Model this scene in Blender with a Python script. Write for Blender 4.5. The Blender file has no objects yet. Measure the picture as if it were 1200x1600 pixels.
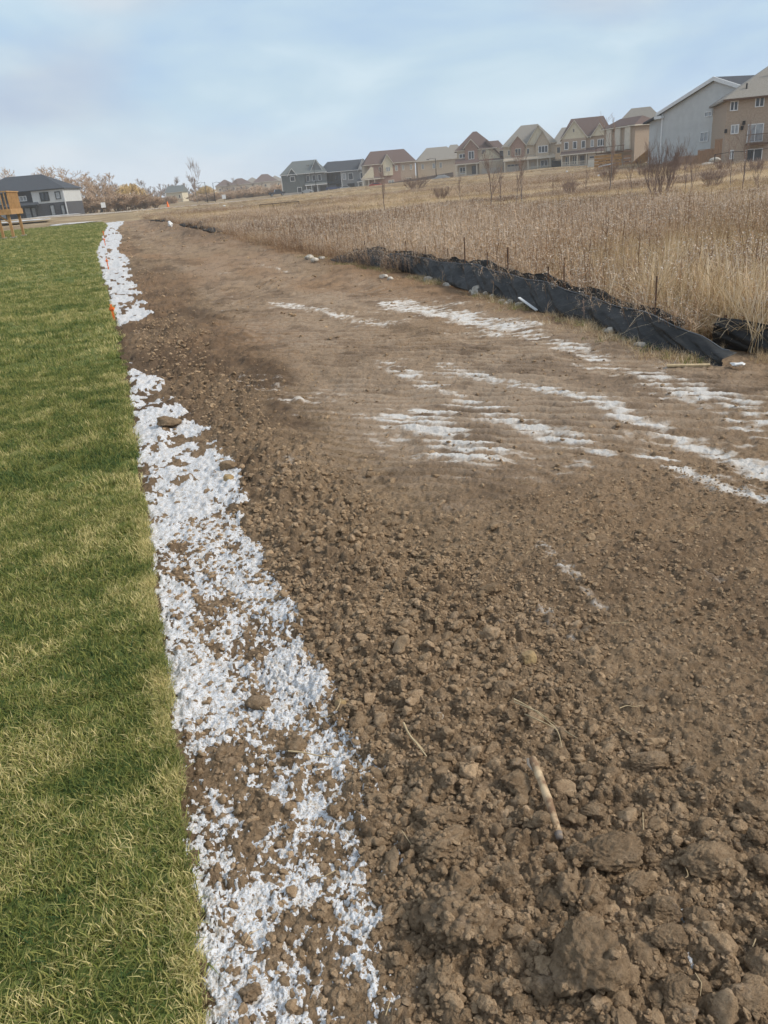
import bpy, math, random
import numpy as np
from mathutils import Matrix, Vector
SC = bpy.context.scene
C = SC.collection
R = math.radians

# ------------------------------------------------------------ camera, world, sun, exposure
FPX = 1202.0; ROLL = R(5.0); TILT = math.atan(513/FPX); EYE = 1.6; YAW = R(16.624)
Fh = np.array([math.sin(YAW), math.cos(YAW), 0]); R0 = np.array([math.cos(YAW), -math.sin(YAW), 0])
Fw = Fh*math.cos(TILT)+np.array([0, 0, -math.sin(TILT)]); U0 = np.cross(R0, Fw)
CX = math.cos(ROLL)*R0-math.sin(ROLL)*U0; CY = math.sin(ROLL)*R0+math.cos(ROLL)*U0
cam = bpy.data.cameras.new('camera'); co = bpy.data.objects.new('camera', cam); C.objects.link(co)
m = Matrix.Identity(4)
for i in range(3):
    m[i][0] = CX[i]; m[i][1] = CY[i]; m[i][2] = -Fw[i]
m[2][3] = EYE
co.matrix_world = m
cam.sensor_fit = 'VERTICAL'; cam.sensor_height = 36; cam.lens = FPX/1600*36
cam.clip_start = 0.05; cam.clip_end = 5000
SC.camera = co
SC.view_settings.view_transform = 'Standard'; SC.view_settings.look = 'None'
SC.view_settings.gamma = 1; SC.view_settings.exposure = 0.48
SC.view_settings.use_curve_mapping = False
SC.cycles.max_bounces = 5; SC.cycles.diffuse_bounces = 3; SC.cycles.volume_bounces = 1
SC.cycles.transparent_max_bounces = 8
SUN_EL, SUN_AZ = 40, 118            # azimuth clockwise from +Y
W = bpy.data.worlds.new('World'); SC.world = W; W.use_nodes = True
nt = W.node_tree; nt.nodes.clear()
def N(t, typ, **kw):
    n = t.nodes.new(typ)
    for k, v in kw.items(): setattr(n, k, v)
    return n
def ramp(t, fac, stops):
    n = N(t, 'ShaderNodeValToRGB'); e = n.color_ramp.elements
    while len(e) < len(stops): e.new(0.5)
    for q, (p, c) in zip(e, stops):
        q.position = p; q.color = (c[0], c[1], c[2], 1) if not isinstance(c, (int, float)) else (c, c, c, 1)
    t.links.new(fac, n.inputs[0]); return n.outputs[0]
def mixc(t, fac, a, b, mode='MIX'):
    n = N(t, 'ShaderNodeMix', data_type='RGBA', blend_type=mode)
    for s, v in ((n.inputs[0], fac), (n.inputs[6], a), (n.inputs[7], b)):
        if isinstance(v, (int, float)): s.default_value = v
        elif isinstance(v, tuple): s.default_value = (*v[:3], 1)
        else: t.links.new(v, s)
    return n.outputs[2]
sky = N(nt, 'ShaderNodeTexSky', sky_type='NISHITA', sun_disc=False)
sky.sun_elevation = R(SUN_EL); sky.sun_rotation = R(SUN_AZ); sky.dust_density = 2; sky.air_density = 1.0
tc = N(nt, 'ShaderNodeTexCoord'); mp = N(nt, 'ShaderNodeMapping'); mp.inputs['Scale'].default_value = (1, 1, 3.0)
mp.inputs['Rotation'].default_value = (0.12, -0.25, 0.35)
nt.links.new(tc.outputs['Generated'], mp.inputs[0])
n1 = N(nt, 'ShaderNodeTexNoise'); n1.inputs['Scale'].default_value = 3.0; n1.inputs['Detail'].default_value = 6; n1.inputs['Roughness'].default_value = .5; n1.inputs['Distortion'].default_value = .35
n2 = N(nt, 'ShaderNodeTexNoise'); n2.inputs['Scale'].default_value = 1.8; n2.inputs['Detail'].default_value = 3
nt.links.new(mp.outputs[0], n1.inputs[0]); nt.links.new(mp.outputs[0], n2.inputs[0])
# cloud colours are given x10 because the Background strength is 0.1
cl = ramp(nt, n1.outputs[0], [(.36, (3.5, 4.2, 5.45)), (.45, (3.9, 4.6, 5.6)), (.54, (4.5, 5.1, 5.7)), (.68, (5.7, 6.0, 6.3))])
hue = ramp(nt, n2.outputs[0], [(.38, (1.03, 1.0, .985)), (.50, (1, 1, 1)), (.60, (.93, 1.05, 1.10))])
cl = mixc(nt, 1.0, cl, hue, 'MULTIPLY')
skyc = mixc(nt, 0.88, sky.outputs[0], cl)
sep = N(nt, 'ShaderNodeSeparateXYZ'); nt.links.new(tc.outputs['Generated'], sep.inputs[0])
hz = ramp(nt, sep.outputs[2], [(.0, .6), (.10, 0.0)])
skyc = mixc(nt, hz, skyc, (5.2, 6.25, 7.4))
bg = N(nt, 'ShaderNodeBackground'); bg.inputs[1].default_value = 0.1
nt.links.new(skyc, bg.inputs[0])
nt.links.new(bg.outputs[0], N(nt, 'ShaderNodeOutputWorld').inputs[0])
sl = bpy.data.lights.new('sun', 'SUN'); sl.energy = 2.1; sl.angle = R(14); sl.color = (1, .93, .82)
so = bpy.data.objects.new('sun', sl); C.objects.link(so)
sd = Vector((math.sin(R(SUN_AZ))*math.cos(R(SUN_EL)), math.cos(R(SUN_AZ))*math.cos(R(SUN_EL)), math.sin(R(SUN_EL))))
so.rotation_euler = sd.to_track_quat('Z', 'Y').to_euler()

# ------------------------------------------------------------ measuring helpers
def ray(px, py):
    d = Fw*FPX+CX*(px-600)-CY*(py-800); return d/np.linalg.norm(d)
def gp(px, py, z=0.0):
    d = ray(px, py); t = (z-EYE)/d[2]; return (t*d[0], t*d[1])
def at(px, py, D):
    d = ray(px, py); t = D/math.hypot(d[0], d[1]); return (t*d[0], t*d[1], EYE+t*d[2])
def hsh(ix, iy, seed):
    h = (ix.astype(np.int64)*374761393+iy.astype(np.int64)*668265263+seed*982451653) & 0x7fffffff
    h = ((h ^ (h >> 13))*1274126177) & 0x7fffffff
    h = (h ^ (h >> 16)) & 0xffffff
    return h/float(0xffffff)
def vn(x, y, seed=0):
    ix = np.floor(x); iy = np.floor(y); fx = x-ix; fy = y-iy
    fx = fx*fx*(3-2*fx); fy = fy*fy*(3-2*fy)
    a = hsh(ix, iy, seed); b = hsh(ix+1, iy, seed); c = hsh(ix, iy+1, seed); d = hsh(ix+1, iy+1, seed)
    return (a+(b-a)*fx)*(1-fy)+(c+(d-c)*fx)*fy
def fbm(x, y, seed=0, o=4, g=.5):
    s = 0; a = 1; t = 0
    for i in range(o):
        s = s+a*vn(x*2**i+i*17.3, y*2**i-i*9.1, seed+i); t += a; a *= g
    return s/t
def clods(x, y, cell, seed, prob=1.0, rmin=.28, rmax=.62):
    """height of the tallest lump over each point, in units of the cell"""
    wx = (vn(x/cell*1.7, y/cell*1.7, seed+5)-.5)*.45; wy = (vn(x/cell*1.7, y/cell*1.7, seed+6)-.5)*.45
    X = x/cell+wx; Y = y/cell+wy; ix = np.floor(X); iy = np.floor(Y); h = np.zeros_like(X)
    for i in (-1, 0, 1):
        for j in (-1, 0, 1):
            jx = ix+i; jy = iy+j
            cx = jx+hsh(jx, jy, seed); cy = jy+hsh(jx, jy, seed+1)
            r = rmin+(rmax-rmin)*hsh(jx, jy, seed+2)**2
            d = np.hypot(X-cx, Y-cy)
            hh = np.sqrt(np.maximum(0, 1-(d/r)**2))*r*(.6+.5*hsh(jx, jy, seed+3))
            if np.ndim(prob) or prob < 1: hh = np.where(hsh(jx, jy, seed+4) < prob, hh, 0)
            h = np.maximum(h, hh)
    return h
def ss(a, b, x):
    t = np.clip((x-a)/(b-a), 0, 1); return t*t*(3-2*t)

CTL = [at(*p) for p in [(0, 345, 150), (98, 338, 208), (20, 344, 208), (180, 333, 160), (300, 323, 200), (430, 311, 260), (445, 305, 310),
       (500, 301, 305), (575, 289, 290), (640, 284, 285), (715, 277, 250), (787, 270, 240), (870, 260, 235), (945, 258, 225),
       (925, 272, 140), (1010, 268, 130), (1022, 247, 122), (1130, 264, 114), (1200, 259, 112), (1350, 250, 112), (380, 302, 550), (700, 270, 500),
       (-300, 370, 200), (-100, 348, 420), (200, 322, 420), (1000, 245, 400)]]
CTL += [(5, y, 0.0) for y in (5, 15, 30, 50, 75, 100)]+[(-8, y, 0.0) for y in (5, 30, 60, 95)]+[(20, 20, .0), (25, 35, .15), (15, 60, .1), (40, 50, .3), (60, 40, .3), (25, 8, 0), (60, -20, 0), (-40, -20, 0), (-40, 60, 0), (0, -40, 0), (30, 90, .1), (55, 75, .5), (20, 120, 0), (60, 130, .8)]
CTL = np.array(CTL)
def terr(x, y):
    x = np.asarray(x, float); y = np.asarray(y, float)
    s = np.zeros_like(x); w = np.zeros_like(x)
    for cx, cy, cz in CTL:
        d2 = (x-cx)**2+(y-cy)**2+60
        k = 1/d2**1.6; s += k*cz; w += k
    z = s/w
    k = ss(6, 24, np.maximum(x, 0))+ss(60, 130, y)*(1-ss(6, 24, np.maximum(x, 0)))
    k = np.where(x < 0, ss(95, 140, np.hypot(np.minimum(x, 0)*.6, y)), k)
    dip = -.45*np.exp(-((y-(27-.35*(x-15)))/3.2)**2)*ss(13, 17, x)
    return z*np.clip(k, 0, 1)+dip*.8
def T1(x, y): return float(terr(np.array([x]), np.array([y]))[0])

# ------------------------------------------------------------ object helpers
def tag(o, label=None, cat=None, group=None, kind=None):
    if label: o['label'] = label
    if cat: o['category'] = cat
    if group: o['group'] = group
    if kind: o['kind'] = kind
    return o
def link(name, me, mat=None, parent=None, loc=None):
    o = bpy.data.objects.new(name, me); C.objects.link(o)
    if mat is not None and me is not None and not me.materials: me.materials.append(mat)
    if parent is not None: o.parent = parent
    if loc is not None: o.location = loc
    return o
def thing(name, label, cat, loc=(0, 0, 0), rz=0, group=None, rot=None):
    o = link(name, None, loc=loc); o.rotation_euler = rot or (0, 0, rz); o.empty_display_size = .2
    return tag(o, label, cat, group)
def np_mesh(name, V, F, smooth=True, attrs=None):
    me = bpy.data.meshes.new(name); V = np.asarray(V, np.float32); F = np.asarray(F, np.int32); k = F.shape[1]
    me.vertices.add(len(V)); me.vertices.foreach_set('co', V.ravel())
    me.loops.add(F.size); me.loops.foreach_set('vertex_index', F.ravel())
    me.polygons.add(len(F)); me.polygons.foreach_set('loop_start', np.arange(0, F.size, k, dtype=np.int32))
    me.polygons.foreach_set('use_smooth', np.full(len(F), smooth))
    for n, a in (attrs or {}).items():
        at_ = me.attributes.new(n, 'FLOAT', 'POINT'); at_.data.foreach_set('value', np.asarray(a, np.float32).ravel())
    me.update(calc_edges=True); return me
class MB:
    def __init__(s): s.v = []; s.f = []
    def add(s, v, f):
        k = len(s.v); s.v += [tuple(p) for p in v]; s.f += [tuple(i+k for i in q) for q in f]; return s
    def box(s, x0, y0, z0, x1, y1, z1):
        return s.add([(x0, y0, z0), (x1, y0, z0), (x1, y1, z0), (x0, y1, z0), (x0, y0, z1), (x1, y0, z1), (x1, y1, z1), (x0, y1, z1)],
                     [(3, 2, 1, 0), (4, 5, 6, 7), (0, 1, 5, 4), (1, 2, 6, 5), (2, 3, 7, 6), (3, 0, 4, 7)])
    def prism(s, prof, y0, y1):      # prof: list of (x, z), extruded along y
        n = len(prof)
        v = [(x, y0, z) for x, z in prof]+[(x, y1, z) for x, z in prof]
        return s.add(v, [tuple(range(n)), tuple(range(2*n-1, n-1, -1))]+[(i, i+n, (i+1) % n+n, (i+1) % n) for i in range(n)])
    def bar(s, a, b, w, h=None):
        a = Vector(a); b = Vector(b); d = (b-a).normalized(); h = h or w
        u = d.cross(Vector((0, 0, 1)))
        if u.length < .01: u = Vector((1, 0, 0))
        u.normalize(); t = u.cross(d)
        v = [p+u*sx*w/2+t*sy*h/2 for p in (a, b) for sx, sy in ((-1, -1), (1, -1), (1, 1), (-1, 1))]
        return s.add(v, [(3, 2, 1, 0), (4, 5, 6, 7), (0, 1, 5, 4), (1, 2, 6, 5), (2, 3, 7, 6), (3, 0, 4, 7)])
    def tube(s, pts, rs, n=5, cap=True):
        k = len(s.v); pts = [Vector(p) for p in pts]; prev = None
        for i, p in enumerate(pts):
            d = (pts[min(i+1, len(pts)-1)]-pts[max(i-1, 0)]).normalized()
            u = (prev - d*prev.dot(d)) if prev else d.orthogonal()
            if u.length < 1e-5: u = d.orthogonal()
            u.normalize(); prev = u; w = d.cross(u); r = rs[i] if hasattr(rs, '__len__') else rs
            for j in range(n):
                a = 2*math.pi*j/n; s.v.append(tuple(p+(u*math.cos(a)+w*math.sin(a))*r))
        for i in range(len(pts)-1):
            for j in range(n):
                s.f.append((k+i*n+j, k+i*n+(j+1) % n, k+(i+1)*n+(j+1) % n, k+(i+1)*n+j))
        if cap: s.f.append(tuple(k+j for j in range(n-1, -1, -1))); s.f.append(tuple(k+(len(pts)-1)*n+j for j in range(n)))
        return s
    def mesh(s, name, smooth=False):
        me = bpy.data.meshes.new(name); me.from_pydata(s.v, [], s.f)
        if smooth: me.polygons.foreach_set('use_smooth', [True]*len(me.polygons))
        me.update(); return me
    def build(s, name, mat, parent=None, smooth=False, loc=None): return link(name, s.mesh(name, smooth), mat, parent, loc)

# ------------------------------------------------------------ materials
def mat(name, col, col2=None, scale=3.0, rough=.85, bump=0.0, bscale=None, detail=5, stretch=None, metal=0, spec=.3, rand=0, alpha=None, lo=.35, hi=.65):
    m = bpy.data.materials.new(name); m.use_nodes = True; t = m.node_tree; b = t.nodes['Principled BSDF']
    b.inputs['Roughness'].default_value = rough; b.inputs['Metallic'].default_value = metal; b.inputs['Specular IOR Level'].default_value = spec
    col2 = col2 or tuple(c*.78 for c in col)
    tc = N(t, 'ShaderNodeTexCoord'); src = tc.outputs['Object']
    if stretch:
        mp = N(t, 'ShaderNodeMapping'); mp.inputs['Scale'].default_value = stretch; t.links.new(src, mp.inputs[0]); src = mp.outputs[0]
    n = N(t, 'ShaderNodeTexNoise'); n.inputs['Scale'].default_value = scale; n.inputs['Detail'].default_value = detail
    t.links.new(src, n.inputs[0])
    c = ramp(t, n.outputs[0], [(lo, col2), (hi, col)])
    if rand:
        oi = N(t, 'ShaderNodeObjectInfo'); r = ramp(t, oi.outputs['Random'], [(0, 1-rand), (1, 1+rand)]); c = mixc(t, 1, c, r, 'MULTIPLY')
    t.links.new(c, b.inputs['Base Color'])
    if bump:
        n3 = N(t, 'ShaderNodeTexNoise'); n3.inputs['Scale'].default_value = bscale or scale*6; n3.inputs['Detail'].default_value = 6
        t.links.new(src, n3.inputs[0])
        bp = N(t, 'ShaderNodeBump'); bp.inputs['Strength'].default_value = 1; bp.inputs['Distance'].default_value = bump
        t.links.new(n3.outputs[0], bp.inputs['Height']); t.links.new(bp.outputs[0], b.inputs['Normal'])
    return m
def attr(t, name, typ='GEOMETRY'):
    a = N(t, 'ShaderNodeAttribute', attribute_type=typ); a.attribute_name = name; return a.outputs['Fac']

SOIL_D = (.165, .108, .063); SOIL_M = (.365, .258, .160); SOIL_P = (.43, .325, .235); SOIL_W = (.60, .52, .44)
def soil_mat(name, clod=False):
    m = bpy.data.materials.new(name); m.use_nodes = True; t = m.node_tree; b = t.nodes['Principled BSDF']
    b.inputs['Roughness'].default_value = .95; b.inputs['Specular IOR Level'].default_value = .12
    g = N(t, 'ShaderNodeNewGeometry'); P = g.outputs['Position']
    def noise(s, d=6, r=.6):
        n = N(t, 'ShaderNodeTexNoise'); n.inputs['Scale'].default_value = s; n.inputs['Detail'].default_value = d; n.inputs['Roughness'].default_value = r
        t.links.new(P, n.inputs[0]); return n.outputs[0]
    k = 1 if not clod else 1
    a = noise(5); f = noise(60, 8, .7); gr = noise(230, 4, .7); cs = noise(17, 6, .75)
    c = ramp(t, a, [(.3, tuple(x*.82 for x in SOIL_M)), (.7, tuple(x*1.15 for x in SOIL_M))])
    c = mixc(t, ramp(t, f, [(.35, .62), (.62, 0)]), c, SOIL_D)
    c = mixc(t, ramp(t, gr, [(.58, 0), (.72, .45)]), c, SOIL_P)
    c = mixc(t, ramp(t, cs, [(.40, .45), (.52, 0)]), c, SOIL_D)
    c = mixc(t, ramp(t, cs, [(.55, 0), (.70, .5)]), c, SOIL_P)
    if not clod:
        pale = attr(t, 'pale'); dark = attr(t, 'dark'); fr = attr(t, 'frost'); red = attr(t, 'ochre')
        c = mixc(t, red, c, (.30, .185, .105))
        ad = N(t, 'ShaderNodeMath', operation='MULTIPLY_ADD'); t.links.new(f, ad.inputs[0]); ad.inputs[1].default_value = .55; t.links.new(pale, ad.inputs[2])
        c = mixc(t, ramp(t, ad.outputs[0], [(.42, 0), (.9, .95)]), c, SOIL_P)
        c = mixc(t, dark, c, (.125, .083, .054))
        ad2 = N(t, 'ShaderNodeMath', operation='MULTIPLY_ADD'); t.links.new(f, ad2.inputs[0]); ad2.inputs[1].default_value = .5; t.links.new(fr, ad2.inputs[2])
        c = mixc(t, ramp(t, ad2.outputs[0], [(.50, 0), (.80, 1)]), c, (.66, .575, .49))
        c = mixc(t, ramp(t, ad2.outputs[0], [(.86, 0), (1.1, .85)]), c, (.82, .78, .73))
    else:
        v = attr(t, 'tint', 'INSTANCER'); r = ramp(t, v, [(0, .9), (1, 1.45)]); c = mixc(t, 1, c, r, 'MULTIPLY')
        oi = N(t, 'ShaderNodeObjectInfo'); r2 = ramp(t, oi.outputs['Random'], [(0, 1.0), (1, 1.2)]); c = mixc(t, 1, c, r2, 'MULTIPLY')
    t.links.new(c, b.inputs['Base Color'])
    hh = N(t, 'ShaderNodeMath', operation='MULTIPLY_ADD'); t.links.new(gr, hh.inputs[0]); hh.inputs[1].default_value = .35; t.links.new(f, hh.inputs[2])
    bp = N(t, 'ShaderNodeBump'); bp.inputs['Strength'].default_value = 1; bp.inputs['Distance'].default_value = .009 if not clod else .012
    t.links.new(hh.outputs[0], bp.inputs['Height'])
    b2 = N(t, 'ShaderNodeBump'); b2.inputs['Strength'].default_value = 1; b2.inputs['Distance'].default_value = .03 if not clod else .012
    t.links.new(cs, b2.inputs['Height']); t.links.new(bp.outputs[0], b2.inputs['Normal']); t.links.new(b2.outputs[0], b.inputs['Normal'])
    return m
M_SOIL = soil_mat('soil'); M_CLOD = soil_mat('soil_clod', True)

def snow_mat():
    m = mat('snow', (.70, .71, .73), (.50, .48, .45), scale=40, rough=.7, bump=.006, bscale=150, lo=.3, hi=.5)
    t = m.node_tree; b = t.nodes['Principled BSDF']; src = b.inputs['Base Color'].links[0].from_socket
    g = N(t, 'ShaderNodeNewGeometry')
    for sc, k0, k1 in ((190, .52, .62), (80, .54, .66)):
        n = N(t, 'ShaderNodeTexNoise'); n.inputs['Scale'].default_value = sc; n.inputs['Detail'].default_value = 4; n.inputs['Roughness'].default_value = .65; t.links.new(g.outputs['Position'], n.inputs[0])
        src = mixc(t, ramp(t, n.outputs[0], [(k0, 0), (k1, .85)]), src, (.36, .27, .18))
    t.links.new(src, b.inputs['Base Color'])
    return m
M_SNOW = snow_mat()

def grass_mat(name, cols, noise_scale=(1, 1, 1), LN=1.1, tip=None, trans=.25, straw=None):
    """blade colour from a per-instance tint and a per-blade value; world-space patches"""
    m = bpy.data.materials.new(name); m.use_nodes = True; t = m.node_tree; b = t.nodes['Principled BSDF']
    b.inputs['Roughness'].default_value = .65; b.inputs['Specular IOR Level'].default_value = .25
    g = N(t, 'ShaderNodeNewGeometry'); mp = N(t, 'ShaderNodeMapping'); mp.inputs['Scale'].default_value = noise_scale
    t.links.new(g.outputs['Position'], mp.inputs[0])
    n = N(t, 'ShaderNodeTexNoise'); n.inputs['Scale'].default_value = 1; n.inputs['Detail'].default_value = 3; t.links.new(mp.outputs[0], n.inputs[0])
    ti = attr(t, 'tint', 'INSTANCER'); bl = attr(t, 'blade'); hg = attr(t, 'hgt')
    def madd(a, k, c):
        q = N(t, 'ShaderNodeMath', operation='MULTIPLY_ADD'); t.links.new(a, q.inputs[0]); q.inputs[1].default_value = k
        if isinstance(c, (int, float)): q.inputs[2].default_value = c
        else: t.links.new(c, q.inputs[2])
        return q.outputs[0]
    v = madd(n.outputs[0], LN, .05-LN/2)
    v = madd(ti, .40, v); v = madd(bl, .60, v)
    c = ramp(t, v, cols)
    if tip: c = mixc(t, ramp(t, hg, [(tip[1], 0), (1, tip[2])]), c, tip[0])
    t.links.new(c, b.inputs['Base Color'])
    if trans:
        tr = N(t, 'ShaderNodeBsdfTranslucent'); t.links.new(c, tr.inputs[0])
        ms = N(t, 'ShaderNodeMixShader'); ms.inputs[0].default_value = trans
        t.links.new(b.outputs[0], ms.inputs[1]); t.links.new(tr.outputs[0], ms.inputs[2])
        t.links.new(ms.outputs[0], t.nodes['Material Output'].inputs[0])
    return m
GREEN = [(.06, (.038, .085, .028)), (.30, (.105, .155, .040)), (.48, (.225, .245, .060)), (.64, (.34, .325, .10)), (.88, (.74, .62, .30))]
M_BLADE = grass_mat('lawn_blade', GREEN, (.5, 1.6, 1), LN=.42, trans=.2)
def flat_grass(name, cols, sc1, sc2, fine=120, bump=.02, extra=None):
    m = bpy.data.materials.new(name); m.use_nodes = True; t = m.node_tree; b = t.nodes['Principled BSDF']; b.inputs['Roughness'].default_value = .9
    b.inputs['Specular IOR Level'].default_value = .1
    g = N(t, 'ShaderNodeNewGeometry')
    def noise(s, sc, d=4):
        mp = N(t, 'ShaderNodeMapping'); mp.inputs['Scale'].default_value = sc; t.links.new(g.outputs['Position'], mp.inputs[0])
        n = N(t, 'ShaderNodeTexNoise'); n.inputs['Scale'].default_value = s; n.inputs['Detail'].default_value = d; t.links.new(mp.outputs[0], n.inputs[0]); return n.outputs[0]
    a = noise(1, sc1, 5); d = noise(1, sc2, 3); f = noise(fine, (1, 1, 1), 4)
    q = N(t, 'ShaderNodeMath', operation='ADD'); t.links.new(a, q.inputs[0]); t.links.new(d, q.inputs[1])
    q2 = N(t, 'ShaderNodeMath', operation='MULTIPLY_ADD'); t.links.new(f, q2.inputs[0]); q2.inputs[1].default_value = .7; t.links.new(q.outputs[0], q2.inputs[2])
    q3 = N(t, 'ShaderNodeMath', operation='MULTIPLY'); t.links.new(q2.outputs[0], q3.inputs[0]); q3.inputs[1].default_value = 1/2.7
    c = ramp(t, q3.outputs[0], cols); t.links.new(c, b.inputs['Base Color'])
    bp = N(t, 'ShaderNodeBump'); bp.inputs['Distance'].default_value = bump; t.links.new(f, bp.inputs['Height']); t.links.new(bp.outputs[0], b.inputs['Normal'])
    return m
M_TURF = flat_grass('turf', [(.40, (.075, .105, .03)), (.46, (.12, .155, .042)), (.53, (.19, .21, .07)), (.60, (.33, .29, .13))], (.25, 1.1, 1), (.05, .28, 1), fine=60, bump=.03)
M_FIELDG = flat_grass('field_earth', [(.38, (.16, .105, .065)), (.5, (.30, .22, .13)), (.62, (.46, .35, .22))], (.25, .25, 1), (.05, .09, 1), fine=5, bump=.1)
M_FABRIC = mat('woven_black_fabric', (.034, .033, .031), (.014, .014, .014), scale=5, rough=.58, bump=.03, bscale=5, spec=.4, stretch=(1, .8, 2.2))
M_RAG = mat('torn_black_fabric', (.016, .015, .014), (.028, .023, .018), scale=14, rough=.8, bump=.002, bscale=40)
M_STAKE = mat('weathered_stake', (.17, .095, .055), (.09, .055, .04), scale=20, rough=.8, bump=.003)
M_ORANGE = mat('orange_paint', (.85, .20, .035), (.7, .14, .03), scale=14, rough=.6)
M_BARK = mat('grey_bark', (.24, .205, .18), (.16, .135, .115), scale=6, rough=.9)
M_BARKP = mat('pale_bark', (.42, .36, .30), (.26, .22, .18), scale=6, rough=.9)
M_TWIG = mat('reddish_twig', (.33, .245, .20), (.24, .17, .135), scale=3, rough=.9)
M_TWIGT = mat('tan_twig', (.60, .43, .29), (.44, .31, .21), scale=2, rough=.9)
M_WILLOW = mat('willow_yellow', (.66, .47, .20), (.50, .34, .16), scale=2, rough=.85)
M_STRAW = mat('straw', (.58, .45, .27), (.40, .30, .17), scale=30, rough=.7)
M_WOOD = mat('bare_wood', (.60, .45, .28), (.23, .14, .08), scale=28, rough=.7, bump=.003, bscale=40, stretch=(1, 1, .35), lo=.42, hi=.62)
M_TREATED = mat('treated_lumber', (.52, .30, .13), (.38, .21, .085), scale=4, rough=.75)
M_CEDAR = mat('cedar_board', (.44, .26, .155), (.32, .19, .115), scale=5, rough=.8, stretch=(4, 4, .6))
M_OLDWOOD = mat('weathered_fence_board', (.24, .19, .16), (.16, .125, .105), scale=3, rough=.85)
M_STONE = mat('pale_stone', (.66, .61, .53), (.34, .29, .23), scale=15, rough=.9, bump=.006)
M_OCHRE = mat('ochre_stone', (.42, .30, .15), (.28, .19, .10), scale=15, rough=.9, bump=.006)
M_WHITE = mat('white_paint', (.78, .78, .77), (.68, .68, .67), scale=4, rough=.5)
M_BLACK = mat('black_metal', (.025, .025, .027), scale=5, rough=.45)
M_CONC = mat('concrete', (.46, .43, .39), (.36, .33, .30), scale=3, rough=.9, bump=.01)
M_ASPH = mat('asphalt', (.085, .083, .082), (.06, .06, .06), scale=2, rough=.95)
M_GLASS = mat('window_glass', (.05, .06, .075), (.028, .034, .042), scale=1, rough=.12, spec=.6)
M_GLASSL = mat('curtained_glass', (.38, .40, .41), (.25, .27, .29), scale=2, rough=.15, spec=.6)
M_BRICK = mat('tan_brown_brick', (.45, .355, .27), (.36, .275, .21), scale=6, rough=.9, bump=.01)
M_BRICKR = mat('red_brown_brick', (.40, .26, .205), (.30, .195, .155), scale=4, rough=.9)
M_BRICKB = mat('buff_brick', (.55, .46, .35), (.45, .37, .28), scale=4, rough=.9)
M_BEIGE = mat('beige_siding', (.66, .59, .44), (.58, .52, .39), scale=2, rough=.7)
def siding(name, col, pitch=.16, k=.55):
    m = mat(name, col, tuple(c*.9 for c in col), scale=1.2, rough=.6); t = m.node_tree; b = t.nodes['Principled BSDF']
    tc = N(t, 'ShaderNodeTexCoord'); w = N(t, 'ShaderNodeTexWave', wave_type='BANDS', bands_direction='Z', wave_profile='SAW')
    w.inputs['Scale'].default_value = 1/(pitch*10)*3.14159; t.links.new(tc.outputs['Object'], w.inputs[0])
    bp = N(t, 'ShaderNodeBump'); bp.inputs['Distance'].default_value = .03; bp.inputs['Strength'].default_value = k
    t.links.new(w.outputs[0], bp.inputs['Height']); t.links.new(bp.outputs[0], b.inputs['Normal']); return m
M_GREYS = siding('light_grey_siding', (.60, .61, .60)); M_GREYD = siding('dark_grey_siding', (.135, .15, .15), .2)
M_GREYM = siding('mid_grey_siding', (.25, .26, .27), .2)
M_SLATE = mat('charcoal_masonry', (.10, .10, .11), (.07, .07, .078), scale=4, rough=.9)
M_RBROWN = mat('brown_shingle', (.165, .115, .10), (.12, .084, .074), scale=9, rough=.95, bump=.02, bscale=12)
M_RGREY = mat('grey_tan_shingle', (.31, .28, .245), (.23, .21, .18), scale=9, rough=.95, bump=.02, bscale=12)
M_RBLUE = mat('charcoal_shingle', (.075, .082, .095), (.052, .057, .068), scale=9, rough=.95, bump=.02, bscale=12)
M_RGREEN = mat('grey_green_shingle', (.17, .185, .18), (.12, .13, .13), scale=6, rough=.95)
M_GAR = mat('garage_panel', (.50, .45, .39), (.44, .39, .34), scale=2, rough=.6)
M_CREAM = mat('cream_trim', (.66, .60, .50), (.58, .53, .44), scale=2, rough=.6)
def paint(n, c): return mat(n, c, tuple(x*.9 for x in c), scale=2, rough=.25, spec=.6)
M_CARB = paint('blue_car_paint', (.05, .07, .16)); M_CARW = paint('white_car_paint', (.7, .7, .7)); M_CARR = paint('red_car_paint', (.35, .03, .03)); M_CARG = paint('silver_car_paint', (.38, .40, .42)); M_CARK = paint('dark_car_paint', (.03, .035, .05))
M_TYRE = mat('tyre_rubber', (.02, .02, .02), scale=5, rough=.9)

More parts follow.
